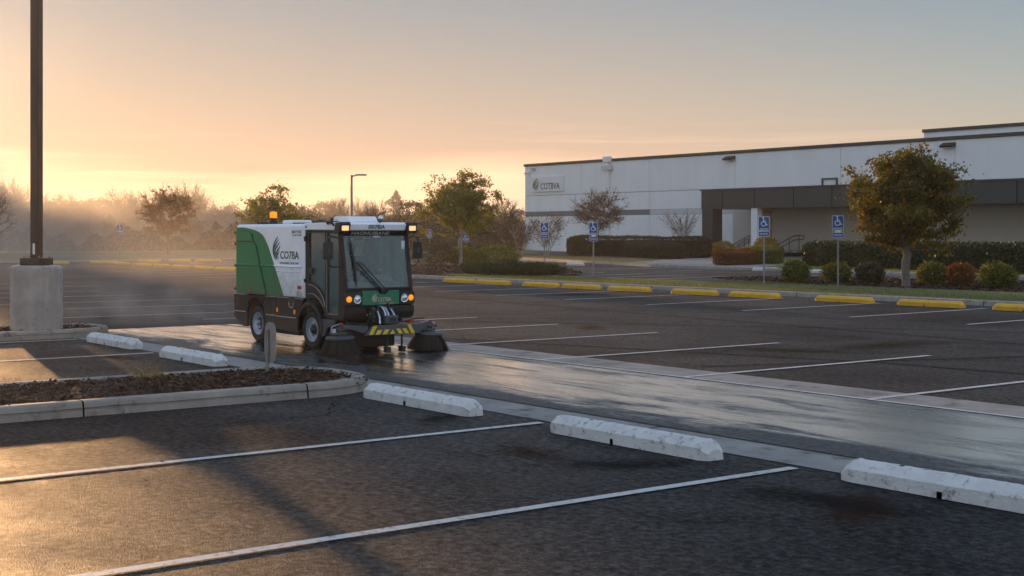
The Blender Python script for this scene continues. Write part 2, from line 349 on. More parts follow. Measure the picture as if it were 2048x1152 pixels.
right_row = [((-u, 12.0), (-u, 16.95)) for u in (.5, 3.5, 6.5, 9.5, 12.35, 15.25, 18.15, 21.0, 23.75, 26.6)]
right_row += [((-28.9, 9), (-28.6, 15.3)), ((-32.2, 10), (-31.9, 15.35)), ((-35.2, 10), (-34.9, 15.4)), ((-38.8, 10), (-38.2, 15.4)), ((-41.8, 10), (-41.7, 15.4)), ((-45.6, 10), (-45.6, 16.8)), ((-49.5, 10), (-49.5, 16.8)), ((-53.5, 10), (-53.5, 16.8)), ((-58, 10), (-58, 16.8))]
strips('parking_line', right_row)
strips('parking_line', [((-u, 23.3), (-u-.25, 28.6)) for u in (4.2, 7.2, 10.2, 13.1, 16.1, 19.0, 22.1, 25.35, 28.6, 31.7, 34.9, 38.2, 41.4, 44.7, 48, 51.5, 55, 58.5, 62)])
inner = [((-46.5, 38.2), (-47.4, 41)), ((-43.6, 35.6), (-44.8, 41)), ((-41.6, 34.6), (-42.2, 41)), ((-39.3, 34.8), (-39.9, 41)), ((-35.3, 35), (-36.2, 41)),
         ((-51.8, 45), (-50.2, 47.4)), ((-47.2, 45), (-47.1, 46.9)), ((-38.3, 44.3), (-38.7, 47.4)), ((-34, 44), (-34.3, 46.6)), ((-28, 42.8), (-28.3, 46)), ((-24.3, 42), (-24.6, 45.6)), ((-20.5, 41), (-20.7, 45))]
strips('parking_line', inner, z=.012)
strips('tar_seam', [((-58, 23.6), (-33.6, 21.57)), ((-33.6, 21.57), (-12.65, 19.9)), ((-12.65, 19.9), (8, 18.3)), ((-27, 12.8), (-15.2, 21.9)), ((-15.2, 21.9), (-9.6, 23.2)), ((-19.8, 13.0), (-12.0, 15.5)), ((-12.0, 15.5), (-5, 16.2)), ((-13.2, 13.1), (-11.1, 18.9)), ((-34, 14.0), (-22.6, 12.9)),
                     ((-50, 9), (-28, 20.5))], .055, .0075, M_SEAM)
def crack(pts, w, seed):
    g = random.Random(seed); P = [at(*p) for p in pts]; Q = []
    for a, b in zip(P[:-1], P[1:]):
        k = max(2, int(math.hypot(b[0]-a[0], b[1]-a[1])/.12))
        for i in range(k): t = i/k; Q.append((a[0]*(1-t)+b[0]*t+g.gauss(0, .022), a[1]*(1-t)+b[1]*t+g.gauss(0, .022)))
    vs = []
    for i, q in enumerate(Q):
        a, b = Q[max(0, i-1)], Q[min(len(Q)-1, i+1)]; d = Vector((b[0]-a[0], b[1]-a[1])).normalized(); ww = w*g.uniform(.25, 1)*(.3 if i in (0, len(Q)-1) else 1)
        vs += [(q[0]-d.y*ww, q[1]+d.x*ww, .0085), (q[0]+d.y*ww, q[1]-d.x*ww, .0085)]
    struct(MB().add(vs, [(2*i, 2*i+1, 2*i+3, 2*i+2) for i in range(len(Q)-1)]).build('crack', M_SEAM, fix=False))
for i, (c_, w_) in enumerate([([(690, 797), (664, 806), (658, 832), (505, 842), (415, 856), (300, 872), (190, 880)], .012), ([(660, 832), (760, 836), (850, 842), (975, 845)], .010), ([(0, 893), (70, 902), (130, 899)], .010), ([(290, 722), (235, 731), (160, 735), (190, 748)], .012),
                              ([(1060, 1000), (1180, 1012), (1330, 1040), (1480, 1046)], .007), ([(1450, 560+60), (1560, 632), (1700, 640)], .02), ([(420, 640), (620, 652)], .02), ([(860, 592), (930, 600), (1010, 598)], .03), ([(1240, 716), (1380, 730), (1500, 735), (1690, 752)], .014)]): crack(c_, w_, 40+i)
def stainmat(name, col, dens):
    m, nt = newmat(name); out = N(nt, 'ShaderNodeOutputMaterial'); b = N(nt, 'ShaderNodeBsdfPrincipled', Roughness=.95); b.inputs['Specular IOR Level'].default_value = .06; b.inputs['Base Color'].default_value = c4(col); t = N(nt, 'ShaderNodeBsdfTransparent')
    tc = N(nt, 'ShaderNodeTexCoord'); mp = N(nt, 'ShaderNodeMapping'); mp.inputs['Location'].default_value = (-1, -1, 0); mp.inputs['Scale'].default_value = (2, 2, 0); L(nt, tc.outputs['Generated'], mp.inputs[0])
    gr = N(nt, 'ShaderNodeTexGradient'); gr.gradient_type = 'SPHERICAL'; L(nt, mp.outputs[0], gr.inputs[0]); nz = N(nt, 'ShaderNodeTexNoise', Scale=3.5, Detail=8, Roughness=.7); L(nt, tc.outputs['Object'], nz.inputs['Vector'])
    mu = N(nt, 'ShaderNodeMath', _operation='MULTIPLY_ADD'); L(nt, nz.outputs['Fac'], mu.inputs[0]); mu.inputs[1].default_value = 1.6; mu.inputs[2].default_value = -1.0
    ad = N(nt, 'ShaderNodeMath', _operation='ADD', _use_clamp=True); L(nt, mu.outputs[0], ad.inputs[0]); L(nt, gr.outputs['Fac'], ad.inputs[1]); r = ramp(nt, ad.outputs[0], [(.02, 0), (.7, dens)])
    mx = N(nt, 'ShaderNodeMixShader'); L(nt, r.outputs[0], mx.inputs[0]); L(nt, t.outputs[0], mx.inputs[1]); L(nt, b.outputs[0], mx.inputs[2]); L(nt, mx.outputs[0], out.inputs[0]); return m
M_RUST = stainmat('rust_stain', (.045, .018, .010), .6); M_OIL = stainmat('oil_stain', (.008, .007, .007), .6)
for i, (px, py, rx_, ry_, mt) in enumerate([(1060, 905, .7, .35, M_RUST), (1240, 930, .9, .4, M_OIL), (1720, 1020, .9, .35, M_RUST), (1640, 1000, 1.1, .4, M_OIL), (500, 745, .7, .35, M_OIL), (880, 838, .6, .3, M_OIL), (230, 715, .9, .4, M_OIL), (1150, 590, 1.8, .9, M_RUST), (1180, 655, 1.2, .5, M_RUST), (1560, 700, 1.6, .6, M_OIL), (1780, 690, 2.2, .8, M_OIL)]):
    x, y = at(px, py); o = MB().add([(rx_*math.cos(a), ry_*math.sin(a), 0) for a in [2*math.pi*k/24 for k in range(24)]], [tuple(range(24))]).build('stain', mt, fix=False); o.location = (x, y, .0062+.0001*i); o.rotation_euler.z = i*1.1; struct(o)
# slab joints in the gutter
strips('slab_joint', [((-x, 8.15), (-x, 8.73)) for x in (2, 5.2, 9.3, 12.4, 18.6, 21.8)]+[((-x, 12.0), (-x, 12.73)) for x in (3, 7.6, 14.2, 19)], .02, .0105, M_SEAM)
strips('gutter_edge', [((-23.2, 8.745), (40, 8.745))], .025, .0110, M_SEAM)

# ---- kerbs: swept section along a path
def kerb(path, name='kerb', w=.20, h=.14, closed=False, side=1, joint=3.2, label=None, mat=None, cat='kerb', group=None):
    P = [Vector((p[0], p[1], 0)) for p in path]; n = len(P)
    # section (offset from the outer edge inward, height)
    sec = [(-.012, -.05), (0, .0), (.018, h-.03), (.03, h-.008), (.05, h), (w-.02, h), (w, h-.015), (w, -.05)]
    vs = []; m = len(sec)
    for i in range(n):
        a = P[(i-1) % n] if (closed or i) else P[0]; b = P[(i+1) % n] if (closed or i < n-1) else P[-1]
        t = (b-a).normalized(); q = Vector((-t.y, t.x, 0))*side
        for (o_, z_) in sec: vs.append((P[i].x+q.x*o_, P[i].y+q.y*o_, z_))
    fs = []
    for i in range(n if closed else n-1):
        j = (i+1) % n
        for k in range(m-1): fs.append((i*m+k, j*m+k, j*m+k+1, i*m+k+1))
    if not closed: fs += [tuple(range(m))[::-1], tuple(range((n-1)*m, n*m))]
    o = MB().add(vs, fs).build(name, mat or M_KERB, smooth=40)
    # expansion joints: thin dark collars 3 mm proud
    mb = MB(); acc = joint*.6
    for i in range(n-1):
        d = (P[i+1]-P[i]).length; acc += d
        if acc > joint:
            acc = 0; t = (P[i+1]-P[i]).normalized(); q = Vector((-t.y, t.x, 0))*side
            for e in range(len(sec)-1):
                pa, pb = sec[e], sec[e+1]; g = .003
                vs = []
                for (o_, z_) in (pa, pb):
                    oo = o_+(-g if o_ < w/2 else g); zz = z_+g
                    for sgn in (-.009, .009): vs.append((P[i].x+q.x*oo+t.x*sgn, P[i].y+q.y*oo+t.y*sgn, zz))
                mb.add(vs, [(0, 1, 3, 2)])
    if mb.v: mb.build('joint', M_SEAM, o, fix=False)
    return struct(o)
def island_path(x0, x1, y0, ym, n=14, p=2.4):
    """U shape: from (x0,y0) up, round nose reaching ym, back to (x1,y0)"""
    cx = (x0+x1)/2; r = abs(x1-x0)/2; base = ym-r*1.05; sx = 1 if x1 > x0 else -1
    pts = [(x0, y0+(base-y0)*i/32) for i in range(32)]
    for i in range(n+1):
        a = math.pi*i/n; c, s = math.cos(a), math.sin(a)
        pts.append((cx-sx*r*math.copysign(abs(c)**(2/p), c), base+(ym-base)*abs(s)**(2/p)))
    pts += [(x1, base+(y0-base)*i/32) for i in range(1, 33)]
    return pts
def chips(name, inside, bbox, n, size, z, mat=M_MULCH, label=None, lift=.05):
    g = np.random.default_rng(len(name)+n); pts = []
    while len(pts) < n:
        x = g.uniform(bbox[0], bbox[2]); y = g.uniform(bbox[1], bbox[3])
        if inside(x, y): pts.append((x, y, z+g.uniform(0, lift)))
    C = np.array(pts); a = g.normal(size=(n, 3)); a[:, 2] *= .35; a /= np.linalg.norm(a, axis=1)[:, None]
    b = g.normal(size=(n, 3)); b -= a*(a*b).sum(1)[:, None]; b /= np.linalg.norm(b, axis=1)[:, None]
    s = size*g.uniform(.4, 1.4, (n, 1)); w = s*g.uniform(.2, .45, (n, 1))
    V = np.stack([C-a*s-b*w*.6, C-a*s*.9+b*w, C+a*s+b*w*.5, C+a*s*.8-b*w], 1).reshape(-1, 3)
    o = npobj(name, npmesh(name, V, np.arange(4*n).reshape(n, 4), mat)); o['kind'] = 'stuff'
    if label: o['label'] = label; o['category'] = 'mulch'
    return o
def inpoly(pts):
    def f(x, y):
        c = False; j = len(pts)-1
        for i in range(len(pts)):
            (xi, yi), (xj, yj) = pts[i], pts[j]
            if (yi > y) != (yj > y) and x < (xj-xi)*(y-yi)/(yj-yi)+xi: c = not c
            j = i
        return c
    return f
def bed(name, pts, z, mat):
    """slightly domed soil bed as a fan of rings"""
    cx = sum(p[0] for p in pts)/len(pts); cy = sum(p[1] for p in pts)/len(pts); n = len(pts)
    a = sum(pts[i][0]*pts[(i+1) % n][1]-pts[(i+1) % n][0]*pts[i][1] for i in range(n))
    if a < 0: pts = pts[::-1]
    vs = []; rings = 6
    for k in range(rings+1):
        t = 1-k/(rings+.5)
        for p in pts: vs.append((cx+(p[0]-cx)*t, cy+(p[1]-cy)*t, z+.05*(1-t*t)+rng.uniform(-.006, .006)))
    fs = [(k*n+i, k*n+(i+1) % n, (k+1)*n+(i+1) % n, (k+1)*n+i) for k in range(rings) for i in range(n)]+[tuple(range(rings*n, rings*n+n))]
    return struct(MB().add(vs, fs).build(name, mat, smooth=60, fix=False))
# near island
ip = island_path(-13.25, -15.5, -6, 8.38)
kerb(ip, side=1, w=.2, h=.15, joint=2.3, label='concrete kerb around the near mulch island with the back-facing sign plate')
bed('planting_bed', ip, .085, M_MULCHB)
chips('mulch_chips', inpoly(ip), (-15.35, -3, -13.4, 8.2), 20000, .030, .10)
# pole island
pp = island_path(-23.3, -25.1, -6, 9.0)
kerb(pp, side=1, w=.2, h=.15, label='concrete kerb of the island around the large concrete pedestal')
bed('planting_bed', pp, .085, M_MULCHB)
chips('mulch_chips', inpoly(pp), (-25, 2, -23.4, 8.8), 6000, .03, .10)

# verge between the two lots
vk = [(40, 29.6), (20, 29.6)]+[(x, 29.6) for x in range(18, -58, -2)]
vk = [(p[0], p[1]) for p in vk]
kerb(vk, side=-1, w=.45, h=.13, joint=5.5, label='long concrete kerb behind the row of yellow wheel stops')
verge = [(40, 29.95), (-43, 29.95), (-46.3, 31.2), (-46.2, 33.6), (-44.6, 34.7), (-43.6, 34.4), (-42, 33.3), (-33.4, 33.5), (-33, 36.6), (40, 36.6)]
o = bed('verge_grass', verge, .085, M_TURF)
bl = [(-43.2, 30.0), (-57.5, 30.0), (-64, 34), (-66, 41), (-60, 44), (-52, 42.5), (-47.3, 39), (-44.1, 36.9), (-43.6, 34.6), (-46.5, 33.4), (-46.6, 31)]
bed('planting_bed', bl, .09, M_MULCHB)
br = [(-36, 36.2), (-30, 34.6), (40, 33.4), (40, 40.3), (-28, 41.3), (-33, 40.8), (-35.5, 39)]
bed('planting_bed', br, .11, M_MULCHB)
chips('mulch_chips', inpoly(bl), (-60, 29.9, -43, 40), 7000, .07, .12)
chips('mulch_chips', inpoly(br), (-36.5, 33.3, -18, 41), 12000, .06, .13)
def grass(name, test, bbox, n, h, z):
    g = np.random.default_rng(n); out = []
    while len(out) < n:
        x = g.uniform(bbox[0], bbox[2]); y = g.uniform(bbox[1], bbox[3])
        if test(x, y): out.append((x, y, z))
    C = np.array(out); w = h*.22; a = g.uniform(0, 6.28, n); hh = h*g.uniform(.5, 1.4, n)
    dx = np.cos(a)*w; dy = np.sin(a)*w; lx = g.normal(size=n)*h*.35; ly = g.normal(size=n)*h*.35
    V = np.stack([C+np.stack([dx, dy, dx*0], 1), C-np.stack([dx, dy, dx*0], 1), C+np.stack([lx, ly, hh], 1)], 1).reshape(-1, 3)
    o = npobj(name, npmesh(name, V, np.arange(3*n).reshape(n, 3), M_GRASSB)); o['kind'] = 'stuff'
    o['label'] = 'short mown grass on the verge strip'; o['category'] = 'grass'; return o
tv = inpoly(verge)
grass('grass', lambda x, y: tv(x, y) and not inpoly(br)(x, y), (-47, 29.9, -15, 36.4), 60000, .055, .1)
# kerb and lawn toward the building
fk = [(40, 40.2), (10, 44.0), (-10, 45.6), (-30.2, 47.1), (-39.1, 48.0), (-45.7, 48.7), (-50, 49.0), (-53.6, 49.5), (-60, 51.8), (-67.3, 54.5), (-84, 60)]
fkk = []
for i in range(len(fk)-1):
    for k in range(6): t = k/6; fkk.append((fk[i][0]*(1-t)+fk[i+1][0]*t, fk[i][1]*(1-t)+fk[i+1][1]*t))
kerb(fkk, side=-1, w=.3, h=.14, joint=4, label='concrete kerb along the lawn in front of the warehouse')
lawn = fk+[(-84, 77.5), (40, 77.5)]
poly('lawn', [(p[0], p[1]+.28) for p in fk]+[(-130, 62), (-130, 78), (40, 78)], .12, M_TURF)
poly('walkway', [(-52.8, 50.0), (-57.5, 51.3), (-66.5, 66), (-68, 71.2), (-64.5, 71.2), (-58, 61), (-48.2, 53.4), (-45.9, 49.2)], .128, M_GUT)
fbed = [(-62, 55.6), (-72, 58.8), (-92, 63.5), (-99, 70), (-99, 76.5), (-72.5, 76.5), (-71.8, 69.5), (-66.8, 64.5), (-62.5, 58)]
bed('planting_bed', fbed, .13, M_MULCHB)
sheet('entrance_slab', -72.3, 70.9, -40, 76.6, .14, M_GUT)
grass('grass', lambda x, y: y > 49.3+max(0, (-x-50))*.33 and y < 53+max(0, (-x-50))*.33 and not (-60 < x < -46), (-78, 47.5, -22, 62), 14000, .06, .12)
# far left kerb and meadow beyond the lot
kl = [(-84, y) for y in range(54, -41, -2)]
kerb(kl, side=-1, w=.3, h=.12, joint=6, label='kerb at the far left end of the car park, before the misty meadow')
# meadow: low rolling sheet of dry grass
def meadow():
    nx, ny = 30, 60; vs = []
    for i in range(nx):
        for j in range(ny):
            x = -84.3-i*1.5; y = -60+j*2.4
            vs.append((x, y, .1+.12*math.sin(x*.21+1)*math.sin(y*.13)+.1*math.sin(i/nx*math.pi)+(-.2 if i == nx-1 else 0)))
    fs = [(i*ny+j, (i+1)*ny+j, (i+1)*ny+j+1, i*ny+j+1) for i in range(nx-1) for j in range(ny-1)]
    o = MB().add(vs, fs).build('meadow', M_FIELD, smooth=80); return struct(o)
meadow()

# ================================================================== WHEEL STOPS
def wheel_stop(Lh=.93, worn=0, seed=0, mat=None, w=.23, h=.155, div=46, notches=1):
    g = random.Random(seed); vs = []; m = 0
    sec = [(-w/2, 0), (-w/2, .05), (-w/2, .095), (-w*.40, .115), (-w*.24, h-.01), (-w*.17, h), (0, h+.002), (w*.17, h), (w*.24, h-.01), (w*.40, .115), (w/2, .095), (w/2, .05), (w/2, 0)]
    m = len(sec); xs = []
    nx = [-.12*Lh, .74*Lh]
    for i in range(div+1): xs.append(-Lh+2*Lh*i/div)
    for q in nx[:notches]: xs += [q-.0225, q-.0215, q+.0215, q+.0225]
    xs.sort(); div = len(xs)-1
    for i, x in enumerate(xs):
        e = min(1, (Lh-abs(x))/.075); k = .72+.28*math.sin(e*math.pi/2)
        for (a, b) in sec:
            zz = b*(.55+.45*math.sin(e*math.pi/2)) if b > .05 else b
            if any(abs(x-q) < .022 for q in nx[:notches]) and b <= .05: zz = .045+b*.2
            j = worn*.0022
            ex = 0
            if worn and abs(abs(x)-Lh) < .1: j *= 2.6
            vs.append((x+g.uniform(-j, j), a*k+g.uniform(-j, j), max(0, zz+g.uniform(-j, j)*(1 if b > 0 else 0))))
    fs = [(i*m+k, (i+1)*m+k, (i+1)*m+k+1, i*m+k+1) for i in range(div) for k in range(m-1)]
    fs += [tuple(range(m)), tuple(range(div*m, div*m+m))[::-1], ]
    return MB().add(vs, fs).build('wheel_stop', mat, smooth=28)
def stop_holes(o, Lh, h=.157):
    for x in (-.52*Lh, .5*Lh):
        MB().lathe([(.001, h+.0005), (.019, h+.0005), (.021, h-.004)], (x, 0, 0), n=12).build('anchor_hole', M_SEAM, o)
WG = 'white concrete wheel stops along the wet lane'
spots = [((-5.55, 8.0), .98, 'whole white wheel stop at the lower right corner of the picture, nearest to the viewer', 1, 1),
         ((-8.68, 7.80), 1.0, 'chipped white wheel stop with a crumbled right end between the two near painted lines', 1.4, 2),
         ((-11.95, 7.80), 1.0, 'white wheel stop just right of the near kerb island nose', 1, 3),
         ((-18.05, 7.98), .95, 'white wheel stop with cracked worn top just behind the near mulch island', 1.5, 4),
         ((-21.4, 8.12), .98, 'white wheel stop beside the nose of the pedestal island', 1.3, 5)]
for (x, y), Lh, lab, wn, sd in spots:
    o = wheel_stop(Lh, wn, sd, M_BLOCKW); stop_holes(o, Lh); o.location = (x, y, .004); tag(o, lab, 'wheel stop', WG)
o = wheel_stop(.95, 1, 6, M_BLOCKW); o.location = (-28.6, 7.6, .004); tag(o, 'white wheel stop mostly hidden behind the concrete pedestal at the left edge', 'wheel stop', WG)
ys = [-40.8, -38.7, -36.0, -33.9, -31.6, -28.75, -26.4, -23.25, -20.6, -17.9]
words = ['first yellow wheel stop to the right of the sweeper cab', 'second yellow wheel stop to the right of the sweeper cab', 'yellow wheel stop just left of the first blue parking sign post', 'yellow wheel stop between the two left blue parking signs',
         'yellow wheel stop just right of the second blue parking sign post', 'yellow wheel stop midway between the left and right pairs of blue signs', 'yellow wheel stop in front of the blue sign that stands by the entrance door',
         'yellow wheel stop in front of the blue sign left of the big tree', 'yellow wheel stop in front of the big tree on the right', 'yellow wheel stop cut by the right edge of the picture']
yproto = wheel_stop(.93, .4, 9, M_BLOCKY, div=24)
for i, x in enumerate(ys):
    o = yproto if i == 0 else copy_tree(yproto)
    o.location = (x, 28.32, .004); o.rotation_euler.z = rng.uniform(-.02, .02); tag(o, words[i], 'wheel stop', 'yellow wheel stops in front of the long kerb')
far = [(-75.6, 29.2, 0), (-72.0, 28.95, 0), (-69.1, 28.8, 0), (-66.5, 28.8, 0), (-63.6, 28.7, 0), (-60.8, 28.6, 0)]
fl = ['leftmost of the six small pale yellow wheel stops left of the sweeper', 'second from left of the six small yellow wheel stops left of the sweeper', 'third from left of the six small yellow wheel stops left of the sweeper',
      'fourth from left of the six small yellow wheel stops left of the sweeper', 'fifth from left of the six small yellow wheel stops left of the sweeper', 'small yellow wheel stop nearest the back of the sweeper']
for i, (x, y, a) in enumerate(far):
    o = copy_tree(yproto); o.location = (x, y, .004); o.scale = (1.15, 1, 1); tag(o, fl[i], 'wheel stop', 'small yellow wheel stops left of the sweeper')
for i, (px0, px1, py, lab) in enumerate([(95, 137, 528, 'pale yellow wheel stop just right of the pole base in the distance'), (180, 235, 527, 'pale yellow wheel stop in front of the distant blue sign'),
                                        (277, 322, 523.5, 'far yellow wheel stop in front of the russet tree'), (338, 382, 523.5, 'middle far yellow wheel stop right of the russet tree'), (392, 442, 523.5, 'far yellow wheel stop closest to the rear of the sweeper')]):
    a = at(px0, py); b = at(px1, py+.3); o = copy_tree(yproto)
    o.location = ((a[0]+b[0])/2, (a[1]+b[1])/2, .004); o.rotation_euler.z = math.atan2(b[1]-a[1], b[0]-a[0])
    o.scale.x = math.hypot(b[0]-a[0], b[1]-a[1])/1.86; tag(o, lab, 'wheel stop', 'far yellow wheel stops before the meadow')
for i, (px0, px1, py, lab) in enumerate([(1134, 1168, 531, 'small white wheel stop at the far kerb left of the second blue sign'), (1505, 1556, 541.5, 'small white wheel stop at the far kerb behind the sign by the entrance'), (1620, 1658, 546, 'small white wheel stop at the far kerb behind the round shrubs')]):
    a = at(px0, py); b = at(px1, py+.6); o = wheel_stop(.93, .6, 30+i, M_BLOCKW, div=20)
    o.location = ((a[0]+b[0])/2, (a[1]+b[1])/2, .008); o.rotation_euler.z = math.atan2(b[1]-a[1], b[0]-a[0])
    o.scale.x = math.hypot(b[0]-a[0], b[1]-a[1])/1.86; tag(o, lab, 'wheel stop', 'white wheel stops at the warehouse kerb')

# ================================================================== LIGHT POLE + PEDESTAL
cx, cy = -23.98, 7.72
prof = [(.001, 1.24), (.37, 1.24), (.41, 1.225), (.43, 1.19)]+[(.435+.004*math.sin(i*2.1), 1.15-i*.105) for i in range(11)]+[(.44, -.05)]
o = MB().lathe(prof, (0, 0, 0), n=48).build('concrete_pedestal', M_PED, smooth=50); o.location = (cx, cy, .0)
tag(o, 'round weathered concrete pedestal that carries the dark light pole', 'pedestal')

t = empty('light_pole', (cx, cy, 1.24), R(38), 'tall square dark brown light pole on the round concrete pedestal', 'light pole')
MB().box(-.2, -.2, 0, .2, .2, .13).build('base_cover', M_BRONZE, t, bevel=.012)
MB().box(-.078, -.078, .131, .078, .078, 7.6).build('pole', M_BRONZE, t, bevel=.012)
MB().box(-.024, -.0815, .19, .02, -.0785, .38).build('inspection_plate', M_WHITE, t)
for sx, sy in ((-.15, -.15), (.15, -.15), (.15, .15), (-.15, .15)): MB().lathe([(.018, .13), (.018, .165), (.001, .17)], (sx, sy, 0), n=6).build('anchor_nut', M_STEEL, t)
MB().box(-.9, -.05, 7.45, .9, .05, 7.53).build('arm', M_BRONZE, t, bevel=.01)
for sx in (-1.05, 1.05): MB().box(sx-.35, -.18, 7.43, sx+.35, .18, 7.58).build('lamp_head', M_BRONZE, t, bevel=.03)
# distant street lamp
x, y = at(703, 524)
t = empty('street_lamp', (x, y, 0), 0, 'slim distant street lamp with a single flat head rising behind the sweeper', 'street lamp')
d = math.hypot(x, y)
hh = H+(466-350)/2741*(CF[0]*x+CF[1]*y)
MB().tube([(0, 0, 0), (0, 0, hh*.5), (0, 0, hh)], [.1, .09, .075], 10).build('pole', M_STEEL, t, smooth=40)
MB().tube([(0, 0, hh-.1), (.25, .33, hh+.02)], .045, 8).build('arm', M_STEEL, t, smooth=40)
a = math.atan2(CR[1], CR[0])
lh = MB().box(-.33, -.14, -.04, .33, .14, .06); lh.xf(Matrix.Translation((.36, .48, hh)) @ Matrix.Rotation(a, 4, 'Z')); lh.build('lamp_head', M_STEEL, t, bevel=.04)

# ================================================================== SIGNS
def rrect(w, h, r, n=5, x0=0, z0=0):
    pts = []
    for cx_, cz_, a0 in ((w/2-r, h/2-r, 0), (-w/2+r, h/2-r, 90), (-w/2+r, -h/2+r, 180), (w/2-r, -h/2+r, 270)):
        for i in range(n+1):
            a = R(a0+90*i/n); pts.append((x0+cx_+r*math.cos(a), z0+cz_+r*math.sin(a)))
    return pts
def wheelchair(parent, y, s, z0):
    mb = MB()
    def bar(pts, w):
        for (a, b) in zip(pts[:-1], pts[1:]):
            d = Vector((b[0]-a[0], b[1]-a[1])); n = Vector((-d.y, d.x)).normalized()*w/2; e = d.normalized()*w*.2
            mb.prism([(a[0]-e.x+n.x, a[1]-e.y+n.y), (a[0]-e.x-n.x, a[1]-e.y-n.y), (b[0]+e.x-n.x, b[1]+e.y-n.y), (b[0]+e.x+n.x, b[1]+e.y+n.y)], 'y', y, y-.002)
    arc = [(s*(-.05+.27*math.cos(R(a))), z0+s*(-.2+.27*math.sin(R(a)))) for a in range(110, 381, 18)]
    bar(arc, s*.10)
    bar([(s*-.08, z0+s*.38), (s*-.04, z0+s*.0), (s*.2, z0-s*.02), (s*.3, z0-s*.36), (s*.42, z0-s*.33)], s*.10)
    bar([(s*-.06, z0+s*.18), (s*.18, z0+s*.16)], s*.07)
    mb.prism([(s*(-.09+.10*math.cos(R(a))), z0+s*(.52+.10*math.sin(R(a)))) for a in range(0, 360, 30)], 'y', y, y-.002)
    return mb.build('wheelchair_symbol', M_WHITE, parent)
def sign(px, py, ptop, label, w=.33, kind=0, rz=None, d=None, post=None):
    x, y = at(px, py)
    D = CF[0]*x+CF[1]*y; top = H+(466-ptop)/2741*D
    t = empty('accessible_parking_sign', (x, y, 0), R(40) if rz is None else rz, label, 'parking sign', 'blue accessible parking signs on posts')
    MB().box(-.025, -.012, 0, .025, .012, top-.05).build('post', M_STEEL, t, bevel=.004)
    h = .46 if kind != 2 else .40; zc = top-h/2
    pl = MB().prism(rrect(w, h, .035, x0=0, z0=zc), 'y', -.014, -.018).build('sign_plate', M_WHITE, t)
    MB().prism(rrect(w-.03, h-.03, .025, x0=0, z0=zc), 'y', -.0185, -.0195).build('blue_field', M_BLUE, pl)
    wheelchair(pl, -.020, .27, zc+.05)
    put_text('lettering', 'RESERVED', w*.72, .045, (-w*.36, -.0198, zc-h*.42), (1, 0, 0), (0, 0, 1), (0, -1, 0), M_WHITE, pl, .02)
    z2 = zc-h/2-.1-(.05 if kind == 1 else 0)
    if kind == 1: MB().prism(rrect(w*.45, .1, .008, z0=zc-h/2-.05), 'y', -.014, -.018).build('spacer_plate', M_WHITE, t)
    p2 = MB().prism(rrect(w, .17, .03, z0=z2), 'y', -.014, -.018).build('lower_plate', M_WHITE, t)
    MB().prism(rrect(w-.025, .145, .02, z0=z2), 'y', -.0185, -.0195).build('blue_field', M_BLUE, p2)
    put_text('lettering', 'VAN ONLY', w*.74, .06, (-w*.37, -.0198, z2-.03), (1, 0, 0), (0, 0, 1), (0, -1, 0), M_WHITE, p2, .02)
    return t
sign(1676, 582, 431, 'blue accessible parking sign with a separate lower plate, just left of the big tree', .36, 1)
sign(1528, 578, 433, 'blue accessible parking sign in front of the white entrance column', .36, 0)
sign(1187, 563, 445, 'blue accessible parking sign in front of the brown leafless tree by the wall', .33, 1)
sign(1089, 557, 445, 'leftmost blue accessible parking sign of the verge, above the low green bushes', .33, 0)
sign(240, 517, 450, 'distant hazy blue accessible parking sign at the edge of the meadow on the left', .50, 0)
sign(1872, 536, 460, 'blue sign partly hidden under the crown of the big tree, in front of the hedge', .42, 0)
sign(931, 516, 466, 'small far blue sign seen under the crown of the tree right of the sweeper', .5, 0)
sign(859, 514, 459, 'faint far sign just right of the sweeper wing mirror', .4, 0)
# near sign plate seen from behind
x, y = at(535, 748, .1)
t = empty('sign_post', (x, y, .08), R(15), 'short post with a rounded sign plate seen from behind, in the near island', 'sign')
MB().box(-.021, -.016, 0, .021, .012, .555).build('post', M_STEEL, t, bevel=.004)
ov = []
for i in range(40):
    a = 2*math.pi*i/40; c, s = math.cos(a), math.sin(a)
    ov.append((.035+.107*math.copysign(abs(c)**.62, c), .40+.245*math.copysign(abs(s)**.72, s)))
pl = MB().prism(ov, 'y', .0125, .0155).build('sign_plate', M_SIGNBACK, t)
for z in (.25, .5): MB().lathe([(.001, -.022), (.007, -.022), (.008, -.016)], (0, 0, z), 'y', n=8).build('bolt', M_STEEL, t)
bpy.context.view_layer.update()

# ================================================================== WAREHOUSE
BX0, BX1, WY = -99.95, -18.0, 76.75
b = empty('warehouse', (0, 0, 0), 0, 'long white warehouse with grey stripe, dark roof edge and covered entrance', 'building')
MB().box(BX0, WY+.12, 0, BX1, 122, 7.86).build('backing', M_WALLJ, b)
cols = [BX0, -99.35, -91.86, -83.15, -73.55, -63.35, -53.96, -45, -36, -27, BX1]
rows = [(0, 3.30), (3.73, 5.20), (5.22, 7.88)]
mb = MB()
for c0, c1 in zip(cols[:-1], cols[1:]):
    g = .018
    for (z0, z1) in rows: mb.box(c0+g, WY, z0+.012, c1-g, WY+.13, z1-.012)

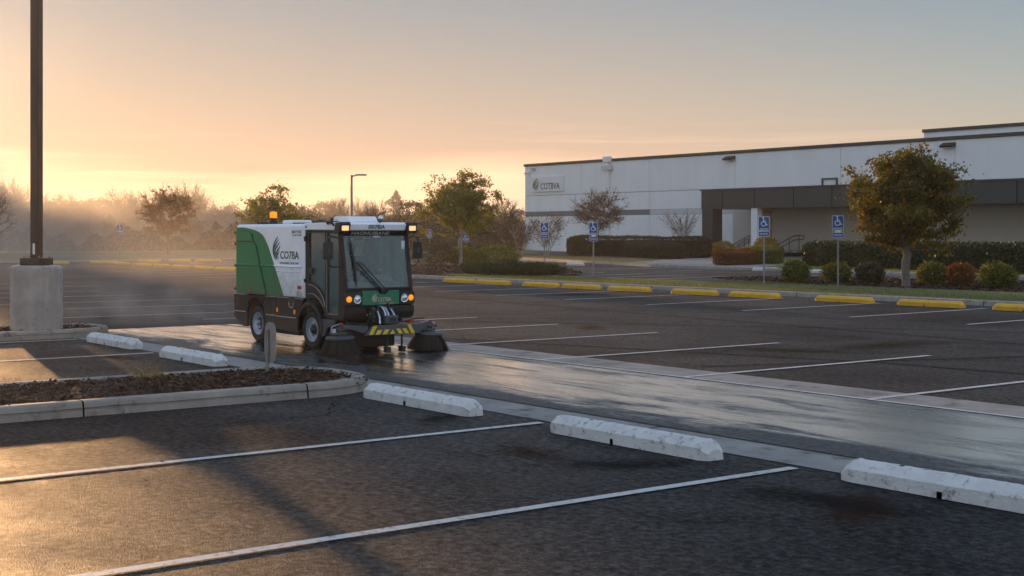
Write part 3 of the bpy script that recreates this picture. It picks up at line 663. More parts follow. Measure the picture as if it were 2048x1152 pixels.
mb.build('wall', M_WALL, b)
mb = MB(); mb.box(BX0-.02, WY+.14, 0, BX0, 122, 7.86); mb.build('end_wall', M_WALL, b)
mb = MB()
for c0, c1 in zip(cols[:3], cols[1:4]): mb.box(c0+.018, WY+.02, 3.315, c1-.018, WY+.13, 3.72)
mb.build('dark_stripe', M_STRIPE, b)
mb = MB()
for c0, c1 in zip(cols[3:-1], cols[4:]): mb.box(c0+.018, WY+.015, 3.315, c1-.018, WY+.13, 3.72)
mb.build('pale_stripe', M_STRIPE2, b)
MB().box(BX0-.1, WY-.1, 7.885, BX1, 122.1, 8.12).build('roof_edge', M_CAP, b, bevel=.02)
MB().box(-66.1, 90, 8.125, BX1, 118, 9.62).build('roof_block', M_WALL, b)
MB().box(-66.2, 89.9, 9.625, BX1, 118.1, 9.88).build('roof_edge', M_CAP, b)
# downpipe
dp = MB().box(-88.38, WY-.26, 0, -88.06, WY-.03, 7.8).build('downpipe', M_WALL, b, bevel=.02)
MB().box(-88.75, WY-.42, 7.15, -87.7, WY-.025, 7.55).build('hopper_box', M_STRIPE2, dp, bevel=.02)
MB().box(-88.65, WY-.36, 7.805, -87.8, WY-.028, 8.3).build('rain_head', M_WALL, dp, bevel=.03)
for k, px in enumerate((-73.95, -54.35)):
    w = MB().prism([(WY-.02, 7.45), (WY-.45, 7.38), (WY-.5, 7.5), (WY-.02, 7.72)], 'x', px-.5, px+.45).build('wall_light', M_BRONZE, b)
    MB().box(px-.40, WY-.42, 7.36, px+.35, WY-.12, 7.378).build('lens', M_WHITE, w)
ap = MB()
for (x0, z0, x1, z1) in ((-65.0, 5.05, -64.9, 5.72), (-63.7, 5.05, -63.6, 5.72), (-64.895, 5.62, -63.705, 5.72)): ap.box(x0, WY-.12, z0, x1, WY-.01, z1)
ap.build('access_frame', M_RAIL, b)
MB().tube([(-99.2, WY-.02, 7.32), (-99.25, WY-.35, 7.3)], .04).build('camera_bracket', M_WHITE, b)
MB().lathe([(.001, -.25), (.12, -.25), (.12, .2), (.001, .25)], (-99.1, WY-.45, 7.25), 'x', n=12).build('security_camera', M_WHITE, b, smooth=40)
MB().box(-100.8, WY+3, 5.1, -99.98, WY+3.2, 5.25).build('side_bracket', M_CAP, b)
# company board
cb = MB().box(-98.83, WY-.14, 5.53, -94.25, WY-.012, 6.88).build('company_board', M_WHITE, None, bevel=.01)
tag(cb, 'white company board with green flame emblem and dark green letters on the warehouse corner', 'sign')
M_LOGO = pm('logo_green', (.004, .14, .08), .5, var=.05)
M_LOGOD = pm('logo_text', (.01, .05, .045), .5, var=.05)
F = dict(right=(1, 0, 0), upv=(0, 0, 1), nrm=(0, -1, 0))
emblem('emblem', 1.15, 1.08, (-98.65, WY-.142, 5.68), mat=M_LOGO, parent=cb, thick=.01, **F)
put_text('lettering', 'COTEVA'.replace('E', 'B'), 2.75, .58, (-97.45, WY-.142, 5.72), mat=M_LOGOD, parent=cb, bold=.012, thick=.01, **F)
nb = MB().box(-99.3, WY-.04, 7.34, -98.1, WY-.012, 7.82).build('number_board', M_WHITE, None)
tag(nb, 'small pale number board in the top left corner of the warehouse wall', 'sign')
put_text('lettering', '5200', .8, .30, (-99.1, WY-.042, 7.42), mat=M_CAP, parent=nb, bold=.01, thick=.006, **F)
# canopy and entrance
CY = 71.4
cn = MB().box(-71.8, CY, 3.55, BX1, WY-.02, 4.87).build('canopy', M_CANO, b)
MB().box(-71.9, CY-.08, 4.875, BX1, WY-.01, 4.97).build('coping', M_CAP, cn)
mb = MB()
for x in (-69.66, -66.56, -62.98, -59.66, -56.2, -52.8, -49.4, -46): mb.box(x-.035, CY-.010, 3.56, x+.035, CY-.002, 4.86)
mb.build('panel_seam', M_SEAM, cn)
MB().box(-71.75, CY+.02, .14, -70.65, CY+1.0, 3.545).build('column', M_CANO, b, bevel=.01)
MB().box(-71.85, CY-.08, .145, -70.55, CY+1.1, .75).build('column_foot', M_WALLC, b, bevel=.02)
MB().box(-66.95, CY+.05, .145, -66.35, CY+.55, 3.545).build('column', M_WHITE, b, bevel=.01)
# recessed porch wall, cream
mb = MB(); mb.box(-73.5, WY-.30, .15, -71.15, WY-.03, 3.54); mb.box(-69.5, WY-.30, .15, -63.8, WY-.03, 3.54); mb.box(-63.76, WY-.28, .15, -44, WY-.03, 3.54)
mb.build('porch_wall', M_WALLC, b)
de = MB().box(-71.10, WY-.12, .55, -69.55, WY-.04, 3.4).build('door', M_DOORB, b)
MB().box(-70.98, WY-.135, 2.6, -70.4, WY-.125, 3.3).build('pane', pm('pane_reflection', (.34, .19, .09), .15, var=.3, scale=1), de)  # orange reflection painted into the pane colour
MB().box(-70.3, WY-.135, 1.0, -69.65, WY-.125, 3.3).build('pane', MATS['pane_reflection'], de)
MB().tube([(-70.35, WY-.2, 1.5), (-70.35, WY-.2, 2.0)], .03).build('handle', M_STEEL, de)
st = MB()
for k in range(3): st.box(-71.2+k*.45, WY-3.2, .14, -64.6, WY-.33, .28+k*.14)
st.build('steps', M_GUT, b)
def rail(x, y, lab):
    t = empty('handrail', (x, y, .14), 0, lab, 'handrail', 'handrails at the entrance steps')
    for dx, zt in ((0, .86), (1.0, 1.25), (1.9, 1.50)): MB().tube([(dx, 0, 0), (dx, 0, zt)], .03).build('post', M_RAIL, t)
    MB().tube([(-.25, 0, .76), (0, 0, .87), (1.45, 0, 1.46), (1.9, 0, 1.50), (2.3, 0, 1.48), (2.36, 0, 1.35), (2.28, 0, 1.2), (1.5, 0, 1.17), (0, 0, .55)], .034).build('rail_tube', M_RAIL, t)
rail(-71.4, 74.9, 'leftmost handrail at the entrance steps, farther of the two by the dark column'); rail(-70.7, 73.7, 'handrail just left of the white entrance column, nearer of its pair'); rail(-67.2, 74.6, 'handrail at the right end of the entrance steps, next to the dark hedge')

# ================================================================== SWEEPER
S_WHITE = pm('body_white', (.90, .91, .93), .32, streak=6, film=((.30, .26, .22), .75, 1.5), var=.05, scale=2.5, bump=.04, bscale=8, dirt=((.42, .40, .37), .66, 3), coat=.3)
S_GREEN = pm('body_green', (.004, .20, .07), .45, film=((.07, .10, .06), .75, 1.5), var=.12, scale=2.5, bump=.05, bscale=6, dirt=((.03, .13, .05), .62, 4), spec=.3)
S_GREEN2 = pm('hood_green', (.008, .17, .085), .3, var=.06, coat=.3)
S_DARK = pm('dark_plastic', (.020, .018, .017), .55, film=((.075, .06, .05), .2, .8), spec=.3, var=.15, scale=5, bump=.15, bscale=80, dirt=((.10, .085, .07), .60, 5))
S_BLACK = pm('black_plastic', (.014, .013, .013), .45, var=.2, scale=6, bump=.1)
S_BLACK2 = pm('black_rubber', (.02, .019, .018), .8, var=.2, scale=6, bump=.5, bscale=40, dirt=((.09, .075, .06), .60, 6))
S_GREY = pm('grey_steel', (.075, .077, .08), .45, metal=.3, var=.15, scale=6, dirt=((.14, .12, .1), .62, 6))
S_RIM = pm('rim_steel', (.42, .45, .50), .35, metal=.5, var=.15, scale=6, dirt=((.12, .1, .09), .6, 7))
S_TRIM = pm('trim_edge', (.45, .42, .38), .4, metal=.4)
S_YEL = pm('hazard_yellow', (.72, .50, .02), .5, var=.15, scale=12, dirt=((.2, .16, .05), .62, 14))
S_RED = pm('red_plastic', (.45, .02, .015), .35)
S_SILV = pm('silver_tube', (.45, .50, .58), .25, metal=.8)
S_BRIST = leafmat('bristle', [(.012, .010, .009), (.024, .019, .016), (.055, .043, .03)], 0, .8)
S_SEAT = pm('seat_fabric', (.03, .032, .035), .9)
S_INT = pm('cab_interior', (.13, .16, .155), .6, var=.15)
S_SKIN = pm('skin', (.42, .25, .18), .5)
S_JACK = pm('jacket', (.035, .045, .07), .85, var=.2, scale=20)
S_SHIRT = pm('shirt', (.22, .25, .27), .85)
S_HAIR = pm('hair', (.04, .03, .025), .8)
def glassmat(name, tint, tr=.9, veil=.06):
    m, nt = newmat(name); out = N(nt, 'ShaderNodeOutputMaterial')
    t = N(nt, 'ShaderNodeBsdfTransparent'); t.inputs[0].default_value = c4(tint)
    g = N(nt, 'ShaderNodeBsdfGlossy', Roughness=.03); g.inputs[0].default_value = (1, 1, 1, 1)
    fr = N(nt, 'ShaderNodeFresnel', IOR=1.5); m1 = N(nt, 'ShaderNodeMixShader'); L(nt, fr.outputs[0], m1.inputs[0]); L(nt, t.outputs[0], m1.inputs[1]); L(nt, g.outputs[0], m1.inputs[2])
    d = N(nt, 'ShaderNodeBsdfDiffuse'); d.inputs[0].default_value = (.30, .38, .37, 1)  # patchy teal diffuse veil, giving the glass a bright greenish look
    tc = N(nt, 'ShaderNodeTexCoord'); nz = N(nt, 'ShaderNodeTexNoise', Scale=5, Detail=6, Roughness=.65); L(nt, tc.outputs['Object'], nz.inputs['Vector'])
    r = ramp(nt, nz.outputs['Fac'], [(.35, veil*.5), (.7, veil*1.6)]); m2 = N(nt, 'ShaderNodeMixShader')
    L(nt, r.outputs[0], m2.inputs[0]); L(nt, m1.outputs[0], m2.inputs[1]); L(nt, d.outputs[0], m2.inputs[2]); L(nt, m2.outputs[0], out.inputs[0]); return m
S_GLASS = glassmat('cab_glass', (.82, .93, .91), veil=.05); S_GLASSD = glassmat('door_glass', (.66, .78, .74), veil=.22)
def emis(name, col, st, base=(.8, .5, .2)):
    m, nt = newmat(name); out = N(nt, 'ShaderNodeOutputMaterial'); b = N(nt, 'ShaderNodeBsdfPrincipled', Roughness=.2)
    b.inputs['Base Color'].default_value = c4(base); b.inputs['Emission Color'].default_value = c4(col); b.inputs['Emission Strength'].default_value = st
    L(nt, b.outputs[0], out.inputs[0]); return m
E_LAMP = emis('lit_work_lamp', (1, .66, .34), .7); E_AMB = emis('lit_amber', (1, .30, .01), .75, (.8, .25, .01)); E_AMBS = emis('amber_lens', (1, .28, .02), .22, (.7, .22, .01))
E_HL = pm('headlight_glass', (.55, .60, .66), .08, metal=.85, var=.3, scale=14); S_REDL = emis('red_lens', (1, .05, .02), .05, (.4, .02, .02))

sw = empty('street_sweeper', (-18.765, 10.873, 0), 0, 'white and green street sweeper with an amber beacon driving along the wet lane', 'street sweeper')
W = .6
def RS(*a, **k): return MB()
# --- hopper body: white shell with chamfered roof edges
sec = [(-W, .785), (-W, 1.905), (-W+.035, 1.945), (W-.035, 1.945), (W, 1.905), (W, .785)]
bd = MB().prism(sec, 'x', -2.665, -.245).build('body_shell', S_WHITE, sw, bevel=.018)
def xz(name, pts, y0, y1, mat, par=sw, bevel=0, both=False):
    o = MB().prism(pts, 'y', y0, y1).build(name, mat, par, bevel=bevel)
    if both: MB().prism(pts, 'y', -y0, -y1).build(name, mat, par, bevel=bevel)
    return o
green = [(-2.667, .79), (-2.667, 1.895), (-2.40, 1.893), (-2.156, 1.872), (-1.96, 1.847), (-1.805, 1.812), (-1.70, 1.775), (-1.62, 1.72), (-1.55, 1.655), (-1.49, 1.58), (-1.43, 1.49), (-1.31, 1.343), (-1.23, 1.20), (-.952, .79)]
green = [(-2.667, .79), (-2.667, 1.895), (-2.40, 1.893), (-2.156, 1.872), (-1.96, 1.847), (-1.805, 1.812), (-1.70, 1.775), (-1.62, 1.72), (-1.56, 1.66), (-1.51, 1.58), (-1.44, 1.48), (-1.36, 1.343), (-1.16, 1.05), (-.952, .79)]
# use the measured edge: steeper in the lower half
green[9:] = [(-1.49, 1.585), (-1.43, 1.50), (-1.31, 1.343-.02), (-1.13, 1.06), (-.952, .79)]
gp = xz('green_panel', green, -W-.004, -W-.0005, S_GREEN, bd, both=False)
MB().prism(green, 'y', W+.0005, W+.004).build('green_panel', S_GREEN, bd)
# hatch panels: raised plates with real gaps
up = [(-2.64, 1.67), (-2.64, 1.83), (-2.22, 1.83), (-2.14, 1.81), (-2.08, 1.76), (-2.045, 1.67)]
lo = [(-2.64, .80), (-2.64, 1.638), (-2.02, 1.638), (-1.955, 1.62), (-1.915, 1.57), (-1.80, 1.292), (-1.56, .80)]
for s in (-1, 1):
    h1 = MB().prism(up, 'y', s*(W+.0045), s*(W+.016)).build('hatch', S_GREEN, bd, bevel=.006)
    h2 = MB().prism(lo, 'y', s*(W+.0045), s*(W+.016)).build('hatch', S_GREEN, bd, bevel=.006)
gap = MB()
for a, b_ in ([(-2.66, 1.655), (-2.0, 1.655)], [(-2.0, 1.655), (-1.90, 1.58)], [(-1.90, 1.58), (-1.785, 1.30)], [(-1.785, 1.30), (-1.535, .79)], [(-2.02, 1.665), (-2.06, 1.79)]):
    gap.tube([(a[0], -W-.006, a[1]), (b_[0], -W-.006, b_[1])], .009, 6)
gap.build('hatch_gap', S_BLACK, bd)
# pressed rib: pale highlight edge above a groove
for s in (-1, 1):
    rb = MB(); rb.prism([(s*(W+.0165), 1.25), (s*(W+.034), 1.268), (s*(W+.0165), 1.292)], 'x', -2.655, -1.80)
    rb.prism([(s*(W+.0045), 1.25), (s*(W+.026), 1.266), (s*(W+.0045), 1.29)], 'x', -1.765, -1.275)
    rb.prism([(s*(W+.0165), 1.175), (s*(W+.024), 1.183), (s*(W+.0165), 1.19)], 'x', -2.655, -1.755)
    rb.build('rib', S_GREEN, bd)
    rb = MB(); rb.prism([(s*(W+.0005), 1.25), (s*(W+.026), 1.266), (s*(W+.0005), 1.29)], 'x', -1.274, -.355)
    rb.prism([(s*(W+.0005), 1.172), (s*(W+.012), 1.183), (s*(W+.0005), 1.192)], 'x', -1.20, -.355)
    rb.build('rib', S_WHITE, bd)
for z in (1.80, 1.62, 1.25, .86): MB().box(-2.715, -W-.02, z-.02, -2.668, -W+.05, z+.02).build('hinge', S_BLACK, bd, bevel=.006)
MB().box(-2.67, -.57, .80, -2.69, .57, 1.88).build('rear_door', S_GREEN, bd, bevel=.005)
MB().box(-2.15, -W-.0165, .81, -2.06, -W-.022, .86).build('reflector', S_REDL, bd)
MB().box(-.49, -W-.0005, .915, -.365, -W-.004, .972).build('red_sticker', S_RED, bd)
bg = MB()
for a, b_ in [((-.50, .81), (-.37, .81)), ((-.37, .81), (-.375, .87)), ((-.375, .87), (-.48, .88)), ((-.48, .88), (-.50, .81)), ((-.45, .895), (-.41, .895)), ((-.46, .84), (-.41, .84)), ((-.45, .855), (-.45, .83))]: bg.tube([(a[0], -W-.002, a[1]), (b_[0], -W-.002, b_[1])], .004, 5)
bg.build('load_symbol', S_GREY, bd)
F = dict(right=(1, 0, 0), upv=(0, 0, 1), nrm=(0, -1, 0))
M_TG = pm('letter_green', (.004, .05, .04), .4, var=.05); M_TD = pm('letter_dark', (.03, .035, .04), .4, var=.05)
emblem('emblem', .30, .375, (-1.345, -W-.001, 1.368), mat=M_TG, parent=bd, **F)
put_text('lettering', 'CO7BA', .625, .125, (-1.065, -W-.001, 1.385), mat=M_TG, parent=bd, bold=.012, **F)
put_text('small_lettering', 'EXASREC\'DE NF', .63, .032, (-1.08, -W-.001, 1.305), mat=M_TD, parent=bd, bold=.01, **F)
put_text('small_lettering', 'BATT3C', .32, .045, (-.67, -W-.001, 1.795), mat=M_TD, parent=bd, bold=.015, **F)
put_text('small_lettering', 'CHATTER', .31, .026, (-.665, -W-.001, 1.752), mat=M_TD, parent=bd, bold=.0, **F)
# things on the roof of the hopper
bc = MB().lathe([(.001, 1.95), (.075, 1.95), (.07, 1.985), (.045, 2.01), (.062, 2.045), (.001, 2.05)], (-1.66, -.42, 0), n=20).build('beacon_base', S_BLACK, sw, smooth=40)
MB().lathe([(.058, 2.046), (.062, 2.06), (.060, 2.13), (.05, 2.148), (.001, 2.155)], (-1.66, -.42, 0), n=20).build('beacon_lens', E_AMB, bc, smooth=40)
MB().box(-2.12, -.5, 1.946, -1.92, -.2, 1.985).build('roof_vent', S_BLACK, sw, bevel=.01)
MB().box(-1.30, -.45, 1.946, -1.02, -.05, 2.01).build('roof_hatch', S_WHITE, sw, bevel=.025)
MB().box(-1.02, -.4, 1.946, -.7, -.1, 1.962).build('roof_rail', S_BLACK, sw, bevel=.004)
# --- lower skirt (dark), with arches
def arch(cx_, r, z0, n=10, a0=200, a1=-20):
    return [(cx_+r*math.cos(R(a0+(a1-a0)*i/n)), .31+r*math.sin(R(a0+(a1-a0)*i/n))) for i in range(n+1)]
rear_sk = [(-2.745, .39), (-2.745, .765), (-2.27, .765)]+[(-2.19, .66), (-2.235, .52), (-2.25, .235), (-2.40, .235)]
a_ = [(-2.26, .765), (-2.17, .66), (-2.10, .705), (-1.98, .732), (-1.86, .725), (-1.76, .69), (-1.70, .64), (-1.59, .765)]
mid_sk = [(-1.58, .765), (-1.69, .63), (-1.62, .53), (-1.575, .40), (-1.57, .28), (-1.215, .262), (-1.215, .765)]
mid2 = [(-1.205, .765), (-1.205, .262), (-.60, .235), (-.49, .235), (-.485, .44), (-.43, .60), (-.33, .69), (-.262, .765)]
for s in (-1, 1):
    for nm, q in (('rear_skirt', rear_sk), ('arch_skirt', a_), ('side_skirt', mid_sk), ('side_skirt', mid2)):
        MB().prism(q, 'y', s*(W-.03), s*(W+.008)).build(nm, S_DARK, sw, bevel=.006)
ln = MB()
for a, b_, z in ((-2.73, -2.29, .483), (-1.565, -1.22, .47), (-1.20, -.53, .462)): ln.box(a, -W-.0175, z-.007, b_, -W-.0085, z+.007)
for a, b_ in ((-2.74, -2.27), (-1.58, -1.215), (-1.205, -.80), (-.56, -.30)): ln.box(a, -W-.014, .7655, b_, -W+.02, .7735)
ln.build('trim', S_TRIM, sw, bevel=.002)
MB().lathe([(.001, -W-.0092), (.085, -W-.0092)], (-.68, 0, .705), 'y', n=24).build('recess', S_BLACK, sw, fix=False)
MB().lathe([(.083, -W-.0093), (.094, -W-.014), (.094, -W-.0085)], (-.68, 0, .705), 'y', n=24, a0=R(180), a1=R(360)).build('recess_lip', S_TRIM, sw, fix=False)
for x, z in ((-1.15, .565), (-.565, .555)): MB().box(x-.022, -W-.022, z-.035, x+.022, -W-.009, z+.035).build('side_marker', E_AMBS, sw, bevel=.004)
MB().box(-2.76, -W-.005, .60, -2.746, -W+.12, .74).build('tail_light', S_REDL, sw, bevel=.004)
MB().box(-2.76, -W-.005, .545, -2.746, -W+.12, .59).build('rear_indicator', E_AMBS, sw, bevel=.004)
MB().box(-2.66, -W-.0092, .57, -2.55, -W-.0088, .72).build('access_slot', S_BLACK, sw, fix=False)
# chassis underneath, dark
MB().box(-2.72, -.42, .30, .75, .42, .76).build('chassis', S_BLACK, sw, bevel=.02)
MB().box(-2.70, -.57, .775, -.26, .57, .784).build('body_sill', S_BLACK, sw)
for x0, x1, y0, y1, z0 in ((-1.45, -.62, -.50, .50, .17), (-2.45, -2.25, -.3, .3, .22)): MB().box(x0, y0, z0, x1, y1, .31).build('suction_box', S_BLACK2, sw, bevel=.03)
# --- wheels
def wheel(x, y, s, front):
    w = MB()
    prof = [(.185, .075), (.20, .10), (.235, .112), (.272, .105), (.292, .088), (.30, .06), (.302, .0), (.30, -.06), (.292, -.088), (.272, -.105), (.235, -.11), (.185, -.09)]
    ty = w.lathe([(r, -s*(h)) for r, h in prof], (0, 0, 0), 'y', n=40).build('tyre', S_BLACK2, None, smooth=50)
    t = empty('wheel', (x, y, .302)); t.parent = sw; ty.parent = t
    tr = MB()
    for k in range(44):
        a = 2*math.pi*k/44
        for yy, da in ((-.055, 0), (.055, .07)):
            c, s_ = math.cos(a+da), math.sin(a+da)
            q = [(.3005*c-.010*s_, yy-.03, .3005*s_+.010*c), (.3005*c+.010*s_, yy-.03, .3005*s_-.010*c), (.3005*c+.010*s_, yy+.03, .3005*s_-.010*c), (.3005*c-.010*s_, yy+.03, .3005*s_+.010*c)]
            q2 = [(p[0]*1.022, p[1], p[2]*1.022) for p in q]
            tr.add(q+q2, [(4, 5, 6, 7), (0, 1, 5, 4), (1, 2, 6, 5), (2, 3, 7, 6), (3, 0, 4, 7)])
    tr.build('tread', S_BLACK2, ty)
    o_ = s  # outward sign
    rim = [(.19, .085), (.186, .10), (.175, .098), (.168, .06), (.150, .035), (.135, .045), (.128, .02), (.105, .0)] if not front else [(.19, .085), (.186, .10), (.175, .098), (.168, .055), (.150, .04), (.135, .05), (.122, .055), (.09, .05), (.055, .05)]
    MB().lathe([(r, o_*h) for r, h in rim], (0, 0, 0), 'y', n=40).build('rim', S_RIM, t, smooth=35)
    MB().lathe([(.13, o_*-.03), (.13, o_*.004), (.001, o_*.004)], (0, 0, 0), 'y', n=24).build('brake_drum', S_BLACK, t, smooth=35)
    hb = MB().lathe([(.075, o_*.0), (.075, o_*.075), (.06, o_*.10), (.035, o_*.112), (.001, o_*.114)] if front else [(.05, 0), (.05, o_*.04), (.001, o_*.045)], (0, 0, 0), 'y', n=20).build('hub', S_BLACK, t, smooth=35)
    nb_ = MB()
    for k in range(6):
        a = 2*math.pi*k/6+.2; nb_.lathe([(.011, 0), (.011, o_*.07), (.001, o_*.075)], (.095*math.cos(a), 0, .095*math.sin(a)), 'y', n=6)
    nb_.build('wheel_nuts', S_GREY, t)
    return t
for x, f in ((-1.93, False), (-.08, True)):
    wheel(x, -.47, -1, f); wheel(x, .47, 1, f)
# --- cab: side frame pieces, glass, roof
def xzs(name, pts, s, y0, y1, mat, par=sw, bevel=0): return MB().prism(pts, 'y', s*y0, s*y1).build(name, mat, par, bevel=bevel)
arc1 = [(-.15, 1.045), (-.02, 1.04), (.10, 1.01), (.21, .955), (.30, .88), (.36, .80), (.395, .72)]
for s in (-1, 1):
    d = xzs('door', [(-.235, .77), (-.235, 1.846), (-.10, 1.846), (-.10, 1.055), (-.15, 1.045), (-.10, 1.045)][:0] or [(-.235, .775), (-.235, 1.846), (-.095, 1.846), (-.095, 1.044), (-.02, 1.04), (.10, 1.01), (.21, .955), (.30, .88), (.36, .80), (.385, .74), (.385, 1.80), (.485, 1.80), (.485, .585), (.80, .585), (.80, .50), (.42, .50), (.36, .60), (.27, .70), (.15, .775), (.0, .80), (-.12, .775)], s, W-.035, W, S_DARK, bevel=.006)
    xzs('door_frame', [(-.094, 1.801), (-.094, 1.846), (.80, 1.846), (.80, 1.801)], s, W-.033, W-.002, S_DARK, d)
    xzs('window', [(-.094, 1.045), (-.094, 1.80), (.384, 1.80), (.384, .742), (.36, .802), (.30, .882), (.21, .957), (.10, 1.012), (-.02, 1.042)], s, W-.022, W-.018, S_GLASSD, d)
    xzs('window', [(.486, .586), (.486, 1.80), (.775, 1.80), (.80, 1.65), (.80, .586)], s, W-.022, W-.018, S_GLASSD, d)
    sm = MB()
    for k in range(len(arc1)-1): sm.tube([(arc1[k][0]+.0, s*(W+.001), arc1[k][1]-.045), (arc1[k+1][0], s*(W+.001), arc1[k+1][1]-.045)], .005, 5)
    lowarc = [(-.15, .86), (0, .862), (.12, .83), (.24, .77), (.33, .68)]
    for k in range(4): sm.tube([(lowarc[k][0], s*(W+.001), lowarc[k][1]), (lowarc[k+1][0], s*(W+.001), lowarc[k+1][1])], .004, 5)
    sm.tube([(.49, s*(W+.001), .575), (.80, s*(W+.001), .575)], .005, 5); sm.tube([(.44, s*(W+.001), 1.79), (.44, s*(W+.001), .60)], .003, 5)
    sm.build('door_trim', S_TRIM, d)
    # A pillar: leans forward toward the bottom
    xzs('front_pillar', [(.802, .50), (.801, 1.62), (.772, 1.846), (.845, 1.846), (.99, .93), (.97, .72), (.95, .56), (.90, .50)], s, W-.045, W+.004, S_BLACK if False else S_DARK, bevel=.008)
    # fender over the front wheel
    fo = [(-.08+.425*math.cos(R(a)), .31+.425*math.sin(R(a))) for a in range(150, -11, -12)]
    fi = [(-.08+.36*math.cos(R(a)), .31+.36*math.sin(R(a))) for a in range(150, -11, -12)][::-1]
    MB().prism(fo+fi, 'y', s*(W-.22), s*(W+.03)).build('wheel_arch', S_DARK, sw, bevel=.012)
    xzs('mud_flap', [(.31, .225), (.27, .49), (.69, .49), (.69, .42), (.47, .36), (.37, .225)], s, W-.03, W+.01, S_GREY, bevel=.006)
    # hinges and handle
    hn = MB(); hn.box(-.235, s*(W+.001), 1.67, -.185, s*(W+.03), 1.75); hn.box(-.24, s*(W+.001), 1.03, -.20, s*(W+.028), 1.09); hn.build('hinge', S_BLACK, d, bevel=.005)
    hd = MB(); hd.box(-.08, s*(W+.001), 1.17, .03, s*(W+.022), 1.26); hd.tube([(-.09, s*(W+.035), 1.235), (.02, s*(W+.035), 1.235)], .012, 8); hd.build('handle', S_BLACK, d, bevel=.006)
rw = MB(); rw.box(-.236, -W+.04, .56, -.215, W-.04, 1.05); rw.box(-.236, -W+.04, 1.72, -.215, W-.04, 1.845); rw.box(-.236, -W+.04, 1.055, -.215, -.42, 1.715); rw.box(-.236, .42, 1.055, -.215, W-.04, 1.715); rw.box(-.236, -.06, 1.055, -.215, .06, 1.715)
rw.build('cab_back_wall', S_INT, sw)
MB().box(-.21, -W+.04, .52, .95, W-.04, .56).build('cab_floor', S_BLACK, sw)
# roof with front visor
rf = MB().prism([(-.238, 1.848), (-.238, 1.952), (.80, 1.965), (.90, 1.955), (.955, 1.935), (.925, 1.84)], 'y', -.625, .625).build('cab_roof', S_WHITE, sw, bevel=.012)
MB().prism([(.78, 1.765), (.80, 1.838), (.915, 1.838), (.862, 1.765)], 'y', -.56, .56).build('visor_soffit', S_BLACK, sw, bevel=.006)
Ff = dict(right=(0, 1, 0), upv=(0, 0, 1), nrm=(1, 0, 0))
Fv = dict(right=(0, 1, 0), upv=(.30, 0, .954), nrm=(.954, 0, -.30))
put_text('number_lettering', '007BA', .29, .066, (.9350, -.165, 1.862), mat=M_TD, parent=rf, bold=.014, **Fv)
me_cr = pm('letter_cream', (.45, .40, .31), .5, var=.1)
put_text('visor_lettering', 'HAONUIBANE', .66, .062, (.874, -.43, 1.772), right=(0, 1, 0), upv=(.58, 0, .81), nrm=(.81, 0, -.58), mat=me_cr, parent=rf, bold=.012)
for s in (-1, 1):
    h_ = MB().prism([(.80, 1.79), (.84, 1.955), (.985, 1.965), (1.0, 1.93), (.965, 1.80)], 'y', s*.50, s*.685).build('work_light', S_BLACK, sw, bevel=.01)
    MB().prism([(s*.535, 1.835), (s*.65, 1.835), (s*.655, 1.92), (s*.53, 1.92)], 'x', .983, .9945).build('lens', E_LAMP, h_, bevel=.008)
ac = MB().prism([(.15, 1.967), (.19, 2.055), (.62, 2.055), (.70, 1.967)], 'y', -.34, .17).build('air_conditioner', S_WHITE, sw, bevel=.022)
MB().box(.13, -.36, 1.967, .149, .1, 2.04).build('grille', S_BLACK, ac)
MB().box(-.1, -.55, 1.962, .35, -.35, 1.985).build('roof_rack', S_BLACK, sw, bevel=.004)
MB().lathe([(.03, 1.95), (.012, 1.965), (.012, 1.99), (.045, 1.995), (.045, 2.005), (.001, 2.01)], (-.1, -.40, 0), n=14).build('roof_knob', S_BLACK, sw)
gr = MB(); gr.tube([(.55, -.635, 1.93), (.56, -.665, 1.965), (.70, -.665, 1.96), (.74, -.64, 1.91)], [.012, .02, .022, .014], 8); gr.build('grab_handle', S_BLACK, sw, smooth=40)
MB().box(-.18, -.629, 1.88, -.135, -.6255, 1.91).build('marker_lamp', S_BLACK, sw)
dm = MB().lathe([(.001, .902), (.05, .905), (.064, .915), (.058, .925), (.001, .93)], (0, .06, 2.02), 'x', n=24).build('round_mirror', S_GREY, sw, smooth=40)
MB().lathe([(.001, .9315), (.052, .928)], (0, .06, 2.02), 'x', n=24).build('mirror_glass', pm('mirror', (.5, .52, .52), .08, metal=.9), dm, fix=False)
MB().tube([(.90, .06, 1.95), (.90, .06, 2.02)], .008, 8).build('bracket', S_BLACK, dm)
# windscreen
def ws(z): return .975-(z-.96)*.145/.81
wp = [(-.552, .962), (.552, .962), (.552, 1.764), (-.552, 1.764)]
MB().add([(ws(z)+.0, y, z) for y, z in wp]+[(ws(z)-.006, y, z) for y, z in wp], [(0, 1, 2, 3), (7, 6, 5, 4), (0, 4, 5, 1), (1, 5, 6, 2), (2, 6, 7, 3), (3, 7, 4, 0)]).build('windscreen', S_GLASS, sw)
fr = MB()
for a, b_ in (((-.552, .965), (.552, .965)), ((-.552, .965), (-.552, 1.765)), ((.552, .965), (.552, 1.765))): fr.tube([(ws(a[1])+.004, a[0], a[1]), (ws(b_[1])+.004, b_[0], b_[1])], .014, 6)
fr.build('windscreen_seal', S_BLACK, sw)
stk = MB(); stk.box(.86, .47, 1.55, .863, .53, 1.68); stk.build('sticker', M_WHITE, sw)
MB().box(.838, -.02, 1.735, .842, .10, 1.758).build('sticker', M_WHITE, sw)
